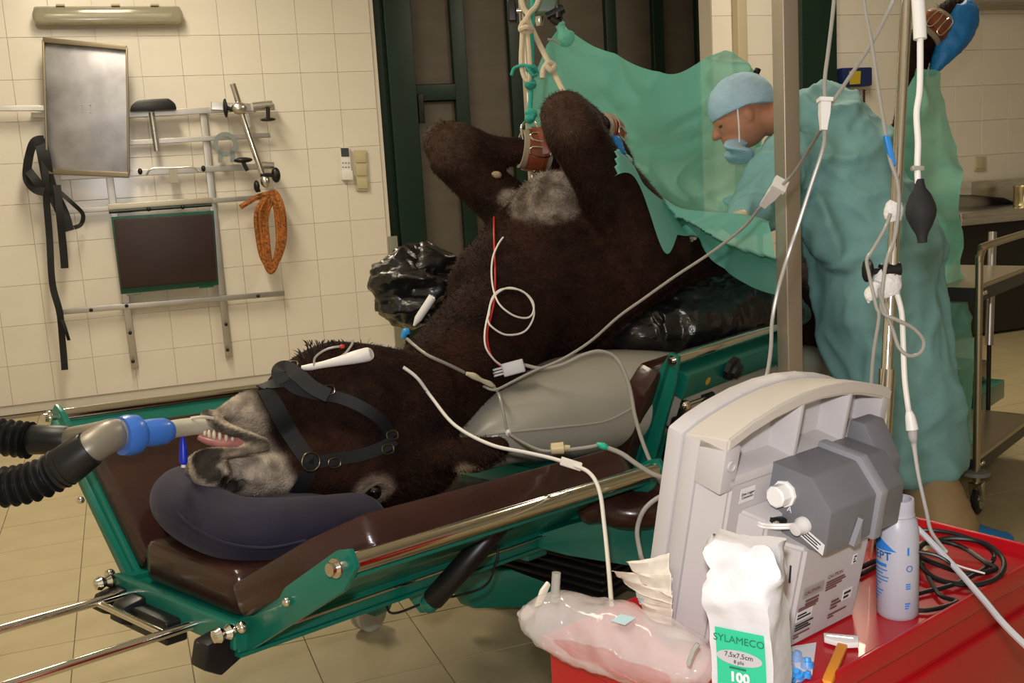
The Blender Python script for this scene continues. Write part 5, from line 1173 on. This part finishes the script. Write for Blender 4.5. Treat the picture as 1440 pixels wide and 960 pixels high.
LGN = mat('green_label', (.03,.50,.27), .5, var=.04)
lab = MB(); nL = 14; lw0, lw1 = .006, gw-.006; lz1 = gh*.60
vs = [gpnt(lw0+(lw1-lw0)*j/6+.004*math.sin(i/nL*2.6), -.0035, lz1*(i/nL)) for i in range(nL+1) for j in range(7)]
lab.add(vs, [(i*7+j,i*7+j+1,(i+1)*7+j+1,(i+1)*7+j) for i in range(nL) for j in range(6)]); lab.build('label', LGN, gz, smooth=False)
def gtx(t, x, z, s, m, bold=0): text('lettering', t, gpnt(x,-.0045,z), gX, UPV, s, m, gz, 'CENTER', .0006, bold)
DGN = mat('dark_green_ink', (.012,.16,.09), .6)
zt_ = lz1
gtx('SYLAMECO', gw/2+.002, zt_-.012, .0125, DGN, 0)
ov = MB().lathe(gpnt(gw/2+.002,-.0042,zt_-.034), -gY, [(0,.0),(0,1),(.0006,1),(.0006,.0)], 28, X=gX)
for v in ov.v:
    d = v-gpnt(gw/2+.002,-.0042,zt_-.034); n_ = d.dot(gY); v -= d; v += gX*(d.dot(gX)*.028)+UPV*(d.dot(UPV)*.0095)+gY*n_
ov.build('oval', mat('label_grey', (.48,.46,.46), .6), gz)
text('lettering', '7,5x7,5cm', gpnt(gw/2+.002,-.0054,zt_-.0305), gX, UPV, .0085, INK, gz, 'CENTER', .0006); text('lettering', '8 plis', gpnt(gw/2+.002,-.0054,zt_-.0385), gX, UPV, .006, INK, gz, 'CENTER', .0006)
MB().box(gpnt(gw/2,-.0048,zt_-.047), .020,.0022,.0006, gX, UPV, -gY).build('print', DGN, gz)
gtx('100', gw/2+.002, zt_-.0585, .0165, WHITE, .0007); gtx('compresses', gw/2+.003, zt_-.0715, .011, WHITE, .0001); gtx('de gaze', gw/2+.003, zt_-.082, .011, WHITE, .0001)
gtx('17 Fils', gw/2+.003, zt_-.096, .0085, WHITE); gtx('Réf. 100', gw/2+.003, zt_-.107, .0085, WHITE)
# ------------------------------------------------------------------ fluid bag
BAGC = mat('clear_bag', (.80,.74,.71), .06, alpha=.36, bump=.55, bscale=14, spec=.8)
fb = thing('fluid_bag', 'clear plastic fluid bag lying over the corner of the red cart', 'fluid bag', wn(.93,.95,ZC))
q0, q1 = PZ(738,860,ZC+.035), PZ(985,945,ZC+.035); q1 = V((q1.x,q1.y,ZC+.046)); q0 = V((q0.x,q0.y,ZC+.036))
lat = (q1-q0).normalized().cross(UPV).normalized()
fbm = MB().limb([(q0,.006,.018),(q0.lerp(q1,.06),.016,.030),(q0.lerp(q1,.16),.036,.044),(q0.lerp(q1,.32),.046,.049),(q0.lerp(q1,.55),.048,.050),(q0.lerp(q1,.78),.046,.048),(q0.lerp(q1,.92),.036,.042),(q1,.02,.034)], n=10, seg=48)
crumple(fbm,.014,15); fbm.build('pouch', BAGC, fb, ang=180)
LIQ = fb
pt_ = q0.lerp(q1,.2)+UPV*.03; MB().cyl(pt_, pt_+UPV*.042+WD*.006, .0065, 14).build('port', PVC, fb)
pt_ = q0.lerp(q1,.08)+UPV*.012; MB().prism([pt_, pt_+UPV*.022+WD*.012, pt_+UPV*.032+WD*.026, pt_+UPV*.026+WD*.030, pt_+UPV*.012+WD*.020, pt_+WD*.010], -BD*.006, ch=.002).build('tab', mat('soft_plastic', (.66,.62,.50), .4), fb)
MB().prism([PZ(859,873,ZC+.092),PZ(873,864,ZC+.092),PZ(894,869,ZC+.092),PZ(879,879,ZC+.092)], (0,0,.0012)).build('sticker', mat('pale_blue_label', (.45,.62,.66), .5), fb)
MB().tube([P(968,935,1.27),P(975,915,1.27),P(982,905,1.27)], .003, 8).build('hanger', PVC, fb)
MB().prism([PZ(728,866,ZC+.03),PZ(742,852,ZC+.034),PZ(752,862,ZC+.03),PZ(738,874,ZC+.026)], (0,0,.004), ch=.001).build('seal_flap', BAGC, fb)
# ------------------------------------------------------------------ torn wrapper
wpk = thing('torn_wrapper', 'torn cream paper wrapper lying behind the fluid bag beside the monitor', 'wrapper', wn(1.03,1.10,ZC))
WRP = mat('cream_paper', (.72,.66,.56), .6, bump=.2, bscale=40)
def leafq(pts, nm, m):
    mm = MB().prism([P(*p) for p in pts], FWD*.002+UPV*.001); mm.build(nm, m, wpk)
def foldsheet(pa, pb_, m, nm, n=8):
    A = cr([tuple(P(*p)) for p in pa], n); B = cr([tuple(P(*p)) for p in pb_], n); k = len(A)
    R = []
    for a, b in zip(A,B):
        row = []
        for j in range(9):
            p = V(a).lerp(V(b), j/8); p += (FWD*-1+UPV*.6)*(.006*math.sin(j*1.5+a[0]*30)+.004*noise.noise(p*60)); row.append(p)
        R.append(row)
    mb = MB(); mb.add([p for r in R for p in r], [(i*9+j,i*9+j+1,(i+1)*9+j+1,(i+1)*9+j) for i in range(k-1) for j in range(8)]); o = mb.build(nm, m, wpk, ang=50)
    so_ = o.modifiers.new('t','SOLIDIFY'); so_.thickness = .0012
foldsheet([(880,790,1.52),(905,788,1.5),(940,780,1.47)],[(905,818,1.5),(925,830,1.48),(945,842,1.45)], WRP, 'upper_leaf')
foldsheet([(860,802,1.54),(890,806,1.52),(945,815,1.47)],[(880,818,1.53),(905,836,1.5),(945,850,1.46)], WRP, 'middle_leaf')
foldsheet([(893,832,1.52),(915,833,1.5),(945,838,1.46)],[(906,860,1.5),(918,872,1.48),(945,880,1.45)], mat('pinkish_film', (.66,.56,.48), .4), 'lower_leaf')
foldsheet([(893,830,1.515),(897,833,1.515),(902,835,1.51)],[(900,848,1.51),(902,849,1.51),(905,850,1.51)], MATS['pale_blue_label'], 'blue_corner')
# ------------------------------------------------------------------ bottle
bo = PZ(1262,862,ZC); sb_ = (bo-CAM).dot(FWD)
br = px(28.2,sb_); hh = (PL(1262,712,V((bo.x,bo.y,0)).normalized(),V((bo.x,bo.y,0)).length).z-ZC)/.83*1.0
bt = thing('antiseptic_bottle', 'translucent plastic bottle without cap, blue printing, on the red cart', 'bottle', bo)
hh = PL(1260,700,V((bo.x,bo.y,0)).normalized(),V((bo.x,bo.y,0)).length).z-ZC
BOT = mat('frosted_bottle', (.72,.72,.80), .35, trans=.45, ior=1.4, sss=.0)
prof = [(0,.0),(0,br*.9),(.004,br),(hh*.55,br*1.0),(hh*.74,br*.99),(hh*.82,br*.90),(hh*.845,br*.80),(hh*.855,br*.78),(hh*.87,br*.82),(hh*.885,br*.78),(hh*.90,br*.78),(hh*.99,br*.77),(hh,br*.75),(hh,br*.66),(hh*.86,br*.66),(hh*.78,br*.85),(.006,br*.95),(.006,.0)]
MB().lathe(bo, UPV, prof, 40).build('shell', BOT, bt)
INKB = mat('blue_ink', (.02,.20,.62), .5)
def cyl_text(t, ang, z, s, m=INKB, bold=0):
    o_ = text('lettering', t, V((0,0,0))+ORG[bt.name], V((1,0,0)), V((0,0,1)), s, m, bt, 'LEFT', 0, bold)
    base = math.atan2(-bo.y,-bo.x)+math.radians(ang)
    for v in o_.data.vertices:
        a = base+v.co.x/br; rr_ = br+.0004+abs(v.co.y)*.3; zz = z+v.co.z
        v.co = V((rr_*math.cos(a), rr_*math.sin(a), zz))
    o_.data.update(); return o_
cyl_text('SEPT', -88, hh*.545, .018, INKB, .0003)
def cyl_bar(a0, a1, z, h, nm='print'):
    bs = math.atan2(-bo.y,-bo.x); n_ = 6; vs = []
    for i in range(n_+1):
        a = bs+math.radians(a0+(a1-a0)*i/n_)
        for z_ in (z-h/2, z+h/2): vs.append(V((bo.x+(br+.0005)*math.cos(a), bo.y+(br+.0005)*math.sin(a), ZC+z_)))
    MB().add(vs, [(2*i,2*i+2,2*i+3,2*i+1) for i in range(n_)]).build(nm, INKB, bt)
cyl_bar(-84,-30,hh*.468,.0050)
for k, w_ in enumerate((58,44,62,60,38,28,46,40,30,24)): cyl_bar(-86,-86+w_,hh*(.425-.030*k),.0018)
cyl_bar(26,32,hh*.60,.012); cyl_text('O', 22, hh*.45, .014)
for k in range(3): cyl_bar(22,36,hh*(.32-.018*k),.0020); cyl_bar(20,36-3*k,hh*(.155-.02*k),.0022)
sw_ = MB(); base = math.atan2(-bo.y,-bo.x); pts = []
for i in range(13):
    f = i/12; a = base+math.radians(-85+82*f); z1 = hh*(.735-.10*f**1.3-.045*f*f); z0 = hh*.595+0*f
    pts.append((a,max(z0,z0),max(z1,z0+.0005)))
sw_.add([V((bo.x+(br+.0005)*math.cos(a), bo.y+(br+.0005)*math.sin(a), ZC+z)) for a,z0,z1 in pts for z in (z0,z1)], [(2*i,2*i+2,2*i+3,2*i+1) for i in range(12)])
sw_.build('blue_swoosh', INKB, bt)
# ------------------------------------------------------------------ razor, blue caps in a zip bag
rz = thing('razor', 'disposable razor with orange handle and white head on the red cart', 'razor', PZ(1182,915,ZC))
h0, h1 = PZ(1186,905,ZC+.006), PZ(1162,962,ZC+.006); dx = (h1-h0).normalized(); sd2 = dx.cross(UPV)
MB().box((h0+h1)/2, (h1-h0).length, .014,.009, dx, sd2, UPV, ch=.003).build('handle', mat('orange_plastic', (.72,.27,.02), .35), rz)
hc0 = h0-dx*.012+UPV*.004
MB().prism([PZ(1158,889,ZC+.012),PZ(1207,893,ZC+.012),PZ(1208,903,ZC+.012),PZ(1190,904,ZC+.012),PZ(1176,901,ZC+.012),PZ(1159,896,ZC+.012)], UPV*-.008, ch=.0015).build('head', WHITE, rz)
MB().box(hc0-UPV*.003, .018,.010,.006, dx, sd2, UPV, ch=.002).build('neck', WHITE, rz)
MB().tube([PZ(1163,893,ZC+.013),PZ(1200,897,ZC+.013)], .0012, 6, smooth=False).build('blade', STEEL, rz)
zb = thing('zip_bag', 'small clear bag lying on the cart beside the gauze packet', 'bag', PZ(1110,935,ZC))
MB().prism([PZ(1080,915,ZC+.001),PZ(1148,904,ZC+.001),PZ(1142,950,ZC+.001),PZ(1085,975,ZC+.001)], UPV*.0012).build('back_film', mat('white_film', (.72,.72,.76), .4), zb)
zf = mat('clear_film', (.9,.9,.92), .15, alpha=.25)
fmz = MB(); A_ = [PZ(1080,915,ZC+.003),PZ(1148,904,ZC+.003),PZ(1142,950,ZC+.003),PZ(1085,975,ZC+.003)]
gv = []
for i in range(11):
    for j in range(11):
        p = A_[0].lerp(A_[1],j/10).lerp(A_[3].lerp(A_[2],j/10), i/10); p.z += .018*math.sin(math.pi*i/10)*math.sin(math.pi*j/10)+.002*noise.noise(p*70); gv.append(p)
fmz.add(gv, [(i*11+j,i*11+j+1,(i+1)*11+j+1,(i+1)*11+j) for i in range(10) for j in range(10)]); fmz.build('front_film', zf, zb, ang=180)
LB = mat('light_blue_plastic', (.05,.30,.75), .35)
for k,(x,y,s) in enumerate(((1118,920,.009),(1135,931,.009),(1112,933,.007),(1122,945,.009),(1110,950,.008),(1134,944,.006))):
    p = PZ(x,y,ZC+.010); a = (RIGHT*math.cos(k*1.3)+FWD*math.sin(k*1.3)); a.z = 0
    o_ = MB().lathe(p-UPV*.008, (UPV+a*.4), [(0,.0),(0,s),(s*.9,s*.95),(s*.95,s*.6),(s*1.5,s*.55),(s*1.5,.0)], 12).build('luer_cap', LB)
    tag(o_, ('upper light blue plastic cap in the clear bag','light blue cap nearest the razor in the clear bag','small light blue cap at the middle of the clear bag','lower light blue cap in the clear bag','light blue cap nearest the gauze packet in the clear bag','tiny light blue cap at the right of the clear bag')[k], 'cap', 'blue caps in the zip bag')
# ------------------------------------------------------------------ cables on the cart
zc = ZC+.006
def cz_(pts): return [PZ(x,y,ZC+z) for x,y,z in pts]
line('black_cable','thick black cable coiled in loops on the red cart behind the bottle','cable', cz_([(1205,800,.008),(1240,785,.01),(1290,770,.02),(1330,757,.03),(1380,762,.03),(1410,785,.02),(1405,810,.015),(1370,822,.01),(1320,815,.01),(1295,795,.02),(1290,775,.03),(1310,760,.03),(1350,768,.02),(1385,790,.015),(1400,800,.01),(1360,806,.01),(1310,790,.02),(1280,775,.03)]), .0042, RUBBER)
line('black_cable','black cable running left behind the bottle to the monitor','cable', cz_([(1215,760,.01),(1240,752,.02),(1300,745,.03),(1350,752,.03),(1390,770,.02),(1395,790,.01),(1350,818,.008),(1300,832,.006),(1290,835,.006)]), .0036, RUBBER)
line('black_cable','black cable bent round in front of the other cables on the cart','cable', cz_([(1210,808,.006),(1240,792,.006),(1285,770,.02),(1300,800,.012),(1320,835,.008),(1345,846,.008),(1300,858,.006),(1270,850,.006)]), .0036, RUBBER)
line('grey_cable','grey lead lying across the coiled black cable to the cart edge','cable', [P(1285,738,1.56),P(1300,752,1.55),P(1325,778,1.52),P(1350,805,1.48),P(1385,845,1.40),P(1410,875,1.33),P(1440,905,1.26),P(1470,930,1.2)], .0045, mat('silver_cable', (.52,.52,.55), .4))
line('white_cable','thin white and black lead beside the grey lead','cable', [P(1290,775,1.52),P(1320,782,1.51),P(1345,800,1.49),P(1380,835,1.43),P(1405,865,1.37),P(1428,893,1.31),P(1460,925,1.24)], .0028, RUBBER)
line('white_cable','thin white lead crossing between the black cable loops','cable', cz_([(1288,775,.02),(1320,783,.022),(1350,796,.022),(1385,806,.02)]), .0016, CABLEW)
tag(MB().prism(cz_([(1290,764,.02),(1305,762,.02),(1318,770,.02),(1300,774,.02)]), (0,0,.003)).build('paper_tag', mat('yellowed_tag', (.66,.60,.36), .6)), 'small yellowish tag among the black cables', 'tag')
bpy.data.scenes.remove(SC2)
